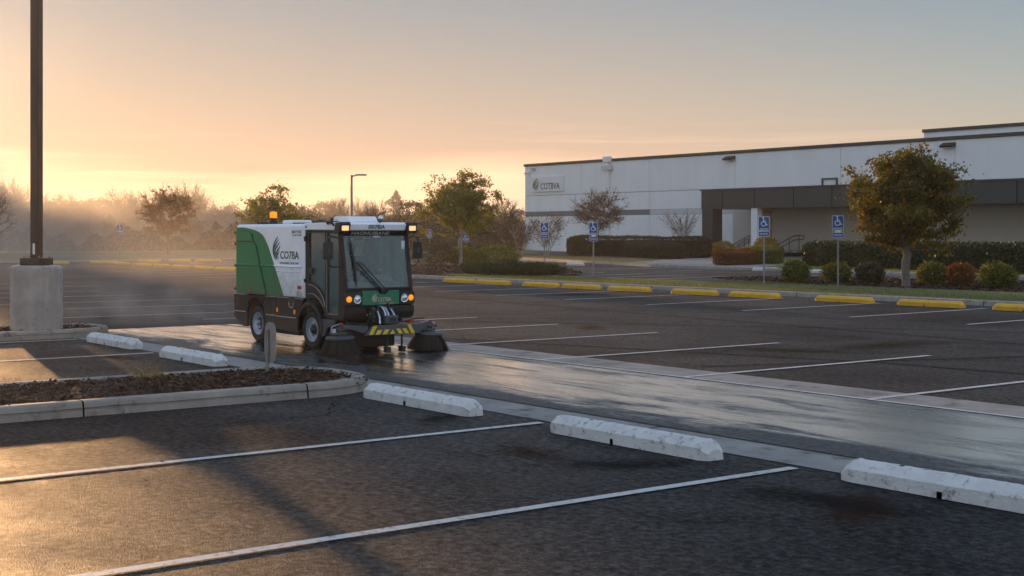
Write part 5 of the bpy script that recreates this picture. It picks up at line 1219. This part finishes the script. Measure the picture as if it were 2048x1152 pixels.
M_TWIGIN = pm('inner_twigs', (.022, .022, .012), .95, var=.6, scale=9, bump=1, bscale=14)
def shrub(name, loc, rx, ry, h, n, ls, mat, label, group=None, seed=0, rz=0, lump=.12, cat='shrub', box=False, core=.84, stem=True):
    g = np.random.default_rng(seed); t = empty(name, (loc[0], loc[1], loc[2] if len(loc) > 2 else .1), rz, label, cat, group)
    ph = g.uniform(0, 6.28, 8)
    def rad(d):
        az = np.arctan2(d[:, 1], d[:, 0]); return 1+lump*(np.sin(3*az+ph[0]+2*d[:, 2])*.5+np.sin(7*az+ph[1]+5*d[:, 2])*.35+np.sin(13*az+ph[2]-8*d[:, 2])*.25)
    if not box:
        d = g.normal(size=(n, 3)); d /= np.linalg.norm(d, axis=1)[:, None]; r = rad(d)*(g.uniform(.35, 1, n)**.35)
        C = np.stack([d[:, 0]*r*rx, d[:, 1]*r*ry, h*.52+d[:, 2]*r*h*.5], 1)
    else:
        u = g.uniform(-1, 1, (n, 3)); f = g.integers(0, 5, n); e = 1-g.exponential(.035, n).clip(0, .5)
        u[f == 0, 0] = e[f == 0]; u[f == 1, 0] = -e[f == 1]; u[f == 2, 1] = -e[f == 2]; u[f == 3, 1] = e[f == 3]; u[f >= 4, 2] = e[f >= 4]
        u[:, 1][f == 3] *= -1
        # rounded shoulders and an uneven top
        top = 1+lump*(np.sin(u[:, 0]*rx*1.3+ph[3])*.5+np.sin(u[:, 0]*rx*3.1+ph[4])*.3+np.sin(u[:, 0]*rx*.5+ph[5])*.5)
        rr = (np.abs(u)**7).sum(1)**(1/7); u2 = u/np.maximum(1, rr)[:, None]
        C = np.stack([u2[:, 0]*rx, u2[:, 1]*ry*(1+lump*.4*np.sin(u[:, 0]*rx*2+ph[6])), h*.5+u2[:, 2]*h*.5*top], 1)
    if not box: k_ = n//14; C[:k_] += g.normal(size=(k_, 3))*h*.045
    C += g.normal(size=C.shape)*ls*.6; C[:, 2] = np.maximum(C[:, 2], .02)
    V, Fq = leaves(C, ls, .6, seed=seed); c = npobj('foliage', npmesh('foliage', V, Fq, mat), t)
    mb = MB()
    if not box:
        for k in range(7):
            a = 2*math.pi*k/7+g.uniform(-.3, .3); mb.tube([(0, 0, 0), (math.cos(a)*rx*.3, math.sin(a)*ry*.3, h*.35), (math.cos(a)*rx*.62, math.sin(a)*ry*.62, h*.7)], [.022, .014, .007], 5)
    else:
        k = int(rx*2/.5)+1
        for i in range(k):
            xx = -rx*.93+2*rx*.93*i/max(1, k-1)
            for q in (-.4, .4): mb.tube([(xx, ry*q*.5, 0), (xx+g.uniform(-.1, .1), ry*q, h*.35), (xx+g.uniform(-.2, .2), ry*q*1.1, h*.6)], [.03, .02, .01], 5)
    mb.build('stem', M_BARK, t, fix=False)
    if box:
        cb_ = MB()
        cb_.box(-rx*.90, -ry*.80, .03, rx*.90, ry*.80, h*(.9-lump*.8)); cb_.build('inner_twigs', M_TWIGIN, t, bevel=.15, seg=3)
    return t
RG = 'round clipped shrubs in the right planting bed'
for i, (px, py, wpx, ptop, mat, lab) in enumerate([(1590, 567, 54, 521, L_BUSH, 'round green shrub right of the sign by the entrance, leftmost of its row'), (1673, 568, 58, 526, L_BUSH, 'round green shrub behind the post of the blue sign left of the big tree'),
        (1740, 569, 56, 525, L_HEDGEB, 'dull brown green round shrub just left of the big tree trunk'), (1863, 572, 60, 526, L_BUSH, 'round green shrub just right of the big tree trunk'),
        (1920, 575, 56, 527, L_ORNG, 'round orange leaved shrub between two green ones'), (1996, 580, 74, 528, L_BUSH, 'large dark green round shrub nearest the right edge')]):
    x, y = at(px, py, .1); D = CF[0]*x+CF[1]*y; r = wpx/2/2741*D; h = (py-ptop)/2741*D
    shrub('round_shrub', (x, y, .1), r, r, h, int(2600*(r/.45)**1.5), .042, mat, lab, RG, 100+i, rz=i, lump=.22)
# bushes left of the warehouse
x, y = at(925, 531.5, .1); shrub('green_bush', (x, y, .1), 1.2, .9, .98, 7000, .035, L_BUSH, 'rounded green bush behind the trunk of the olive tree', None, 121)
x, y = at(992, 535, .1); shrub('green_bush', (x, y, .1), 1.45, 1.0, 1.08, 9000, .035, L_BUSH, 'rounded yellow green bush right of the olive tree trunk', None, 122)
x, y = at(866, 533, .1); shrub('twiggy_bush', (x, y, .1), 1.5, 1.1, 1.25, 5200, .036, L_HEDGEB, 'brown twiggy bush between the wing mirror and the olive tree', None, 123, lump=.3)
x, y = at(900, 526, .1); shrub('twiggy_bush', (x, y, .1), 1.6, 1.1, 1.35, 5200, .036, L_HEDGEB, 'reddish brown bush filling in behind the green bushes', None, 124, lump=.3)
a = at(928, 551, .1); b2 = at(1108, 553, .1)
for i, (px, py, rx, h, lab) in enumerate([(968, 549, 1.05, .50, 'low spreading juniper at the foot of the olive tree, leftmost'), (1015, 551.5, 1.15, .55, 'low spreading juniper in the middle of its row by the kerb'), (1073, 552, 1.05, .52, 'low spreading juniper at the right end of its row by the parking sign')]):
    x, y = at(px, py, .1); shrub('juniper', (x, y, .1), rx, .7, h, 6500, .036, L_DARK, lab, 'low junipers by the kerb', 130+i, rz=R(38), lump=.3)
# hedges
def hedge(px0, py0, px1, py1, h, dep, n, ls, mat, lab, seed, lump=.1):
    a = at(px0, py0, .1); b_ = at(px1, py1, .1); L_ = math.hypot(b_[0]-a[0], b_[1]-a[1]); rz = math.atan2(b_[1]-a[1], b_[0]-a[0])
    m = ((a[0]+b_[0])/2, (a[1]+b_[1])/2, .1); n_ = (-math.sin(rz)*dep/2, math.cos(rz)*dep/2)
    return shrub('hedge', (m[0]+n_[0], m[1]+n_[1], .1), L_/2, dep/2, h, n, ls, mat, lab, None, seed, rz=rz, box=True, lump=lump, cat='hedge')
hedge(1128, 513, 1402, 517, 1.45, 1.6, 26000, .06, L_HEDGEB, 'long clipped brown green hedge below the warehouse wall, left of the canopy column', 140, .09)
hedge(1240, 516, 1340, 519, 1.05, 1.6, 7000, .06, L_HEDGEB, 'lower brown hedge mound in front of the long brown hedge', 141, .1)
hedge(1592, 532, 2090, 552, 1.22, 2.6, 34000, .07, L_DARK, 'long loose dark green hedge in front of the cream warehouse wall on the right', 142, .07)
hedge(1880, 541, 1984, 545, .95, 1.0, 9000, .035, L_DARK, 'clipped low green hedge block right of the big tree', 143, .05)
hedge(1975, 538, 2034, 540, .75, 1.2, 6000, .035, L_BUSH, 'small rounded green hedge block near the right edge, behind the orange shrub', 144, .1)
hedge(1452, 532, 1524, 530, .88, 1.0, 9000, .032, L_ORNG, 'low clipped orange hedge by the walkway', 145, .2)
hedge(1516, 530, 1572, 527, .95, 1.0, 7000, .034, L_BUSH, 'green end of the hedge to the right of the orange one, under the entrance', 146, .1)
x, y = at(1426, 514, .1); shrub('yellow_bush', (x, y, .1), .62, .6, 1.0, 3500, .04, L_YELL, 'small yellowing bush at the foot of the dark canopy column', 'yellowing bushes at the entrance', 151)
x, y = at(1448, 516, .1); shrub('yellow_bush', (x, y, .1), .78, .7, 1.15, 4500, .04, L_YELL, 'yellow green bush between the dark canopy column and the left handrail', 'yellowing bushes at the entrance', 152)
x, y = at(1532, 519, .1); shrub('yellow_bush', (x, y, .1), .95, .8, 1.45, 6000, .04, L_YELL, 'yellow bush right of the white column, in front of the brown door', 'yellowing bushes at the entrance', 153)
# small weed in the near island
x, y = at(297, 762, .1)
t = empty('weed', (x, y, .10), 0, 'small spiky yellow green weed growing in the near mulch island', 'plant')
g = np.random.default_rng(3); n = 70
mb = MB()
for k in range(24):
    a = g.uniform(0, 6.28); l_ = g.uniform(.08, .21); c_ = (math.cos(a), math.sin(a)); mb.tube([(0, 0, 0), (c_[0]*l_*.35, c_[1]*l_*.35, l_*.6), (c_[0]*l_*.8, c_[1]*l_*.8, l_*.85)], [.0022, .0018, .001], 4)
mb.build('stem', M_BARK2, t, fix=False)
C = g.normal(size=(900, 3))*np.array((.10, .10, .05))+np.array((0, 0, .07)); C = C[(C[:, 2] > 0)]; V, Fq = leaves(C, .012, .35, up=.5, seed=9); npobj('foliage', npmesh('foliage', V, Fq, L_YELL), t)
x, y = at(10, 772, .1)
t = empty('weed', (x, y, .10), 0, 'brown weed at the left edge of the near mulch island', 'plant')
C = g.normal(size=(500, 3))*np.array((.10, .10, .035))+np.array((0, 0, .04)); C = C[(C[:, 2] > 0)]; V, Fq = leaves(C, .010, .35, up=.5, seed=10); npobj('foliage', npmesh('foliage', V, Fq, L_BRN), t)
# fallen leaves on the asphalt
lf = [(735, 893), (910, 903), (325, 925), (288, 964), (128, 842), (436, 821), (460, 821), (1090, 905), (1195, 870), (640, 834)]
for i, (px, py) in enumerate(lf[:6]):
    x, y = at(px, py); o = MB().add([(-.03, -.008, .004), (0, -.014, .010), (.032, 0, .006), (.004, .013, .012), (-.02, .01, .004)], [(0, 1, 2, 3, 4)]).build('fallen_leaf', L_ORNG, fix=False)
    o.location = (x, y, .004); o.rotation_euler.z = i*1.3; o.scale = (1.2,)*3; tag(o, 'single dry leaf lying on the near asphalt', 'leaf', 'dry leaves lying on the asphalt')

# ---- far woods: individual trees in rows
def conifer(Hc, W, seed, n=5200):
    g = np.random.default_rng(seed); z = g.uniform(.12, 1, n)**.85; lay = np.floor(z*11)/11; prof = (1-z)**.62*(1+.35*np.sin(z*31+seed))+.02
    a = g.uniform(0, 6.28, n); k = np.floor(a/6.28*9+lay*31); ln_ = .35+.75*np.abs(np.sin(k*12.9898+seed)); r = g.uniform(.15, 1, n)**.6*prof*W/2*ln_
    C = np.stack([r*np.cos(a), r*np.sin(a), z*Hc-r*.25+g.normal(0, .08, n)], 1); V, Fq = leaves(C, .13, .5, seed=seed)
    mb = MB().tube([(0, 0, 0), (0, 0, Hc*.5), (0, 0, Hc*.97)], [.16, .1, .02], 6); me = bpy.data.meshes.new('trunk'); me.from_pydata(mb.v, [], mb.f); me.update(); me.materials.append(M_BARKF)
    return me, npmesh('crown', V, Fq, L_DARK), None
Hfar[0] = True
bare = [tree_meshes(7.4, 4.6, 1.3, 120, 0, .1, .15, L_FAR, M_BARKF, 200+i, twig=10, tl=1.2, shell=.15, tw=.028, expo=.42, fork=2) for i in range(3)]
bare += [tree_meshes(7.4, 5.0, 1.3, 130, 1800, .10, .15, L_BRN, M_BARKF, 210+i, twig=8, tl=1.1, shell=.15, sig=.4, tw=.028, expo=.42, fork=2) for i in range(2)]
Hfar[0] = False
con = [conifer(6.3, 5.6, 220+i, 3600) for i in range(2)]
rnd = [tree_meshes(5.6, 5.2, .5, 150, 7000, .15, .14, L_FAR, M_BARKF, 230+i, sig=.42, shell=.1) for i in range(3)]
WL = 'hazy trees of the far wood'
spec = []
g = random.Random(77)
# wood skyline, measured after two added unseen shadow casters: (px, top py, kind)
sky = [(-262, 262, 'b'), (-205, 250, 'b'), (-55, 350, 'b'), (-20, 352, 'b'), (12, 358, 'b'), (40, 366, 'b'), (88, 380, 'b'), (102, 392, 'r'), (115, 398, 'r'), (132, 382, 'b'), (150, 402, 'r'), (170, 390, 'b'), (186, 392, 'r'), (205, 396, 'r'), (235, 378, 'b'), (268, 380, 'b'), (300, 382, 'b'), (350, 372, 'b'), (380, 366, 'b'),
       (418, 402, 'b'), (462, 401, 'r'), (600, 402, 'r'), (625, 418, 'r'), (648, 402, 'r'), (664, 408, 'b'), (680, 395, 'b'), (722, 396, 'b'), (755, 400, 'b'), (792, 385, 'c'), (826, 400, 'r'), (1012, 398, 'b'), (975, 408, 'b'), (860, 412, 'b'), (900, 412, 'b'), (942, 416, 'r'), (570, 408, 'b'), (510, 405, 'b')]
names = {'b': ('bare_tree', 'bare'), 'c': ('conifer', 'pointed dark conifer'), 'r': ('far_tree', 'round dense')}
for i, (px, top, kd) in enumerate(sky):
    D = 142+g.uniform(-6, 10); ht = H+(466-top)/2741*D; ms = {'b': bare, 'c': con, 'r': rnd}[kd]; j = g.randrange(len(ms)); ms = ms[j]
    ms = bare[i % 3] if (px > 840 or px < -100) and kd == 'b' else ms
    base = {'b': 8.1, 'c': 6.2, 'r': 5.8}[kd]; x, y = atd(px, D)
    lab = {'b': 'bare deciduous tree with fine branches in the misty wood', 'c': 'dark pointed conifer in the misty wood', 'r': 'round dense tree in the misty wood'}[kd]
    side = 'left of the lamp pole' if px < 55 else 'right of the big pole' if px < 230 else 'behind the russet tree' if px < 420 else 'behind the sweeper' if px < 700 else 'right of the street lamp' if px < 850 else 'left of the warehouse'
    s = ht/base
    place_tree(ms, (x, y, 0), f'{lab}, {side}', 'tree', WL+' '+side, names[kd][0], rz=g.uniform(0, 6), s=s*1.0, sz=s)
# filling rows in front of and behind the skyline trees
fill = []
px = -420
while px < 1060:
    for D, top in ((134, 432), (150, 419)):
        fill.append((px+g.uniform(-12, 12), D+g.uniform(-4, 4), top+g.uniform(-8, 12)))
    px += 36 if -170 < px < -40 else 58
for i, (px, D, top) in enumerate(fill):
    if px > 1035: continue
    if -150 < px < -84: top = 180  # unseen trees, stretched tall and narrow to shade the foreground
    elif px <= -150: top += 26
    ht = H+(466-top)/2741*D; ms = rnd[i % 3] if i % 4 else con[i % 2]; x, y = atd(px, D); s = ht/(5.8 if i % 4 else 6.2)
    if px < 0: side = 'left of the lamp pole'
    else: side = 'right of the big pole' if px < 230 else 'behind the russet tree' if px < 420 else 'behind the sweeper' if px < 700 else 'right of the street lamp' if px < 850 else 'left of the warehouse'
    place_tree(ms, (x, y, 0), f'dense dim tree filling out the misty wood, {side}', 'tree', WL+' low mass '+side, 'far_tree', rz=g.uniform(0, 6), s=s*(1.15 if px > -84 else .33 if px > -165 else .9), sz=s)
# undergrowth that closes the wood toward the meadow
g_ = np.random.default_rng(5); n = 60000
pxs = g_.uniform(-450, 1045, n); Ds = g_.uniform(124, 140, n); zs = g_.uniform(0, 1, n)**1.1*(1.7+.7*np.sin(pxs*.03)+.4*np.sin(pxs*.11))
s_ = (pxs-1024)/2741*Ds; C = np.stack([CR[0]*s_+CF[0]*Ds, CR[1]*s_+CF[1]*Ds, zs], 1); V, Fq = leaves(C, .17, .6, seed=6)
o = npobj('undergrowth', npmesh('undergrowth', V, Fq, L_FAR)); tag(o, 'dense low undergrowth in front of the misty wood', 'undergrowth', kind='stuff')

# ================================================================== SKY, SUN, HAZE, CAMERA
SUN_EL = R(5.2); az = R(-24.5)
sd = (math.sin(az), math.cos(az)); SUN = Vector((CR[0]*sd[0]+CF[0]*sd[1], CR[1]*sd[0]+CF[1]*sd[1], 0)).normalized()*math.cos(SUN_EL)+Vector((0, 0, math.sin(SUN_EL)))
w = bpy.data.worlds.new('World'); sc.world = w; w.use_nodes = True; nt = w.node_tree; nt.nodes.clear()
out = N(nt, 'ShaderNodeOutputWorld'); bgd = N(nt, 'ShaderNodeBackground', Strength=1.0); L(nt, bgd.outputs[0], out.inputs[0])
ns = N(nt, 'ShaderNodeTexSky'); ns.sky_type = 'NISHITA'; ns.sun_disc = False; ns.sun_elevation = SUN_EL; ns.sun_rotation = math.atan2(SUN.x, SUN.y); ns.dust_density = 3; ns.air_density = 1.2
tc = N(nt, 'ShaderNodeTexCoord'); sx = N(nt, 'ShaderNodeSeparateXYZ'); L(nt, tc.outputs['Generated'], sx.inputs[0])
def vramp(stops):
    return ramp(nt, zc.outputs[0], stops)
zc = N(nt, 'ShaderNodeMath', _operation='POWER'); ab = N(nt, 'ShaderNodeMath', _operation='MAXIMUM'); L(nt, sx.outputs['Z'], ab.inputs[0]); ab.inputs[1].default_value = 0.0
L(nt, ab.outputs[0], zc.inputs[0]); zc.inputs[1].default_value = .5      # sqrt(sin elevation): 3deg .229, 6deg .323, 10deg .417
def srgb(r, g, b): return tuple(((v/255+.055)/1.055)**2.4 if v > 10 else v/255/12.92 for v in (r, g, b))
far_side = vramp([(0, srgb(224, 186, 150)), (.12, srgb(226, 190, 154)), (.229, srgb(201, 183, 160)), (.32, srgb(170, 175, 170)), (.41, srgb(138, 157, 169)), (.6, srgb(150, 170, 192)), (1, srgb(150, 174, 208))])
sun_side = vramp([(0, srgb(242, 188, 150)), (.12, srgb(242, 194, 158)), (.229, srgb(230, 191, 163)), (.32, srgb(200, 180, 164)), (.41, srgb(164, 164, 166)), (.6, srgb(165, 175, 190)), (1, srgb(150, 174, 208))])
dt = N(nt, 'ShaderNodeVectorMath', _operation='DOT_PRODUCT'); L(nt, tc.outputs['Generated'], dt.inputs[0]); dt.inputs[1].default_value = tuple(SUN)
hd = Vector((SUN.x, SUN.y, 0)).normalized()
dh = N(nt, 'ShaderNodeVectorMath', _operation='DOT_PRODUCT'); L(nt, tc.outputs['Generated'], dh.inputs[0]); dh.inputs[1].default_value = tuple(hd)
ms_ = N(nt, 'ShaderNodeMapRange', _interpolation_type='SMOOTHSTEP'); L(nt, dh.outputs['Value'], ms_.inputs[0]); ms_.inputs[1].default_value = .62; ms_.inputs[2].default_value = .985
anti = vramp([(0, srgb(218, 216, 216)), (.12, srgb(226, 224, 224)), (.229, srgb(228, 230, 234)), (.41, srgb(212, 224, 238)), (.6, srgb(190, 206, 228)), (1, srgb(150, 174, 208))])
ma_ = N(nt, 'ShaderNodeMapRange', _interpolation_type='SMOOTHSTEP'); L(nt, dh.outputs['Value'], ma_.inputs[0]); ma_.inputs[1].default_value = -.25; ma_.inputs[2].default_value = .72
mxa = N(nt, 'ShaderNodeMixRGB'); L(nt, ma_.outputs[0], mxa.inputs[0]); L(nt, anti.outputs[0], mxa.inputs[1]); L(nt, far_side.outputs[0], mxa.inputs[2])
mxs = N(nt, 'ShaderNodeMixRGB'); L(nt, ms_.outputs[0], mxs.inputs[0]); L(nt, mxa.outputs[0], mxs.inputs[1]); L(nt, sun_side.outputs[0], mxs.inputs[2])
# aureole round the sun
gl = N(nt, 'ShaderNodeMath', _operation='POWER'); gm = N(nt, 'ShaderNodeMath', _operation='MAXIMUM'); L(nt, dt.outputs['Value'], gm.inputs[0]); gm.inputs[1].default_value = 0; L(nt, gm.outputs[0], gl.inputs[0]); gl.inputs[1].default_value = 170
gl2 = N(nt, 'ShaderNodeMath', _operation='POWER'); L(nt, gm.outputs[0], gl2.inputs[0]); gl2.inputs[1].default_value = 900
g1 = N(nt, 'ShaderNodeMixRGB', _blend_type='ADD'); L(nt, gl.outputs[0], g1.inputs[0]); L(nt, mxs.outputs[0], g1.inputs[1]); g1.inputs[2].default_value = (.17, .115, .075, 1)
g2 = N(nt, 'ShaderNodeMixRGB', _blend_type='ADD'); L(nt, gl2.outputs[0], g2.inputs[0]); L(nt, g1.outputs[0], g2.inputs[1]); g2.inputs[2].default_value = (.38, .29, .18, 1)
# thin cirrus streaks low in the sky
mpp = N(nt, 'ShaderNodeMapping'); L(nt, tc.outputs['Generated'], mpp.inputs[0]); mpp.inputs['Scale'].default_value = (3, 3, 75)
cn_ = N(nt, 'ShaderNodeTexNoise', Scale=1.1, Detail=7, Roughness=.6, Distortion=.5); L(nt, mpp.outputs[0], cn_.inputs['Vector'])
cr_ = ramp(nt, cn_.outputs['Fac'], [(.50, 0), (.72, .30)])
cb_ = vramp([(.10, 0), (.19, 1), (.24, 1), (.30, 0)]); cq = N(nt, 'ShaderNodeMath', _operation='MULTIPLY'); L(nt, cr_.outputs[0], cq.inputs[0]); L(nt, cb_.outputs[0], cq.inputs[1])
g3 = N(nt, 'ShaderNodeMixRGB', _blend_type='ADD'); L(nt, cq.outputs[0], g3.inputs[0]); L(nt, g2.outputs[0], g3.inputs[1]); g3.inputs[2].default_value = (.9, .6, .35, 1)
# physical sky underneath at a tenth of its strength
nk = N(nt, 'ShaderNodeMixRGB', _blend_type='MULTIPLY', Fac=1); L(nt, ns.outputs[0], nk.inputs[1]); nk.inputs[2].default_value = (.10, .10, .10, 1)
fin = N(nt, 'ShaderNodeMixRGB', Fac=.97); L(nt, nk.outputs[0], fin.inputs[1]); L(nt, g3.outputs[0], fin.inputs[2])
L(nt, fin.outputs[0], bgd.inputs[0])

sun = bpy.data.lights.new('sun', 'SUN'); sun.energy = 4.0; sun.angle = R(.9); sun.color = (1, .56, .25)
so = bpy.data.objects.new('sun', sun); COL.objects.link(so); so.rotation_euler = SUN.to_track_quat('Z', 'Y').to_euler()

hm, nt = newmat('haze'); out = N(nt, 'ShaderNodeOutputMaterial'); pv = N(nt, 'ShaderNodeVolumePrincipled')
pv.inputs['Color'].default_value = (.98, .95, .91, 1); pv.inputs['Density'].default_value = .0003; pv.inputs['Anisotropy'].default_value = .72
L(nt, pv.outputs[0], out.inputs['Volume'])
hz = MB().box(-1600, -1600, -1.05, 1600, 1600, 12.2).build('haze', hm); tag(hz, kind='stuff')
hz['label'] = 'thin golden morning haze over the whole car park'; hz['category'] = 'haze'

def dome(name, x0, x1, y0, y1, h, dens, label, n=26):
    vs = []; cx_, cy_, rx, ry = (x0+x1)/2, (y0+y1)/2, (x1-x0)/2, (y1-y0)/2
    for i in range(9):
        e = math.pi/2*i/8
        for k in range(n): a = 2*math.pi*k/n; vs.append((cx_+rx*math.cos(e)**.7*math.cos(a), cy_+ry*math.cos(e)**.7*math.sin(a), -.2+(h+.2)*math.sin(e)))
    fs = [(i*n+k, i*n+(k+1) % n, (i+1)*n+(k+1) % n, (i+1)*n+k) for i in range(8) for k in range(n)]+[tuple(range(n))[::-1]]
    m, nt_ = newmat(name+'_air'); o_ = N(nt_, 'ShaderNodeOutputMaterial'); v_ = N(nt_, 'ShaderNodeVolumePrincipled'); v_.inputs['Color'].default_value = (.98, .95, .91, 1); v_.inputs['Density'].default_value = dens; v_.inputs['Anisotropy'].default_value = .6
    if True:
        tc_ = N(nt_, 'ShaderNodeTexCoord'); gr_ = N(nt_, 'ShaderNodeTexGradient'); gr_.gradient_type = 'SPHERICAL'; mp_ = N(nt_, 'ShaderNodeMapping'); mp_.inputs['Location'].default_value = (-cx_/rx*1.0, -cy_/ry*1.0, -.12/h); mp_.inputs['Scale'].default_value = (1/rx, 1/ry, 1/h)
        L(nt_, tc_.outputs['Object'], mp_.inputs[0]); L(nt_, mp_.outputs[0], gr_.inputs[0]); nz_ = N(nt_, 'ShaderNodeTexNoise', Scale=1.4 if h < 2 else .05, Detail=4 if h < 2 else 2); L(nt_, tc_.outputs['Object'], nz_.inputs['Vector'])
        rz_ = ramp(nt_, nz_.outputs['Fac'], [(.38, 0 if h < 2 else .5), (.7, 1)]); q1 = N(nt_, 'ShaderNodeMath', _operation='MULTIPLY'); L(nt_, gr_.outputs['Fac'], q1.inputs[0]); L(nt_, rz_.outputs[0], q1.inputs[1])
        q2 = N(nt_, 'ShaderNodeMath', _operation='MULTIPLY'); L(nt_, q1.outputs[0], q2.inputs[0]); q2.inputs[1].default_value = dens; L(nt_, q2.outputs[0], v_.inputs['Density'])
    L(nt_, v_.outputs[0], o_.inputs['Volume']); o = MB().add(vs, fs).build(name, m); tag(o, kind='stuff'); o['label'] = label; o['category'] = 'mist'; return o
dome('mist', -100, -28, -50, 38, 4.2, .024, 'thin golden mist hanging over the far end of the car park')
dome('mist', -165, -101.5, 50, 160, 12, .09, 'pale mist in front of the wood beside the warehouse corner')
dome('mist', -152, -100, -120, 82, 12, .10, 'bank of morning mist lying over the meadow in front of the wood')
x, y = at(300, 640); dome('mist', x-4.2, x+3.8, y-2.4, y+2.4, 1.1, .22, 'wisp of steam rising from the wet asphalt behind the sweeper', 20)

cam = bpy.data.cameras.new('camera'); co = bpy.data.objects.new('camera', cam); COL.objects.link(co); sc.camera = co
co.location = (0, 0, H); co.rotation_euler = (R(90), 0, math.atan2(.7989, .6015)); cam.lens = 2741/2048*36; cam.sensor_width = 36; cam.shift_y = -(576-466)/2048
cam.clip_start = .1; cam.clip_end = 5000
sc.view_settings.view_transform = 'Standard'; sc.view_settings.look = 'None'; sc.view_settings.exposure = .15; sc.view_settings.gamma = 1
sc.cycles.max_bounces = 8; sc.cycles.transparent_max_bounces = 12; sc.cycles.volume_bounces = 3
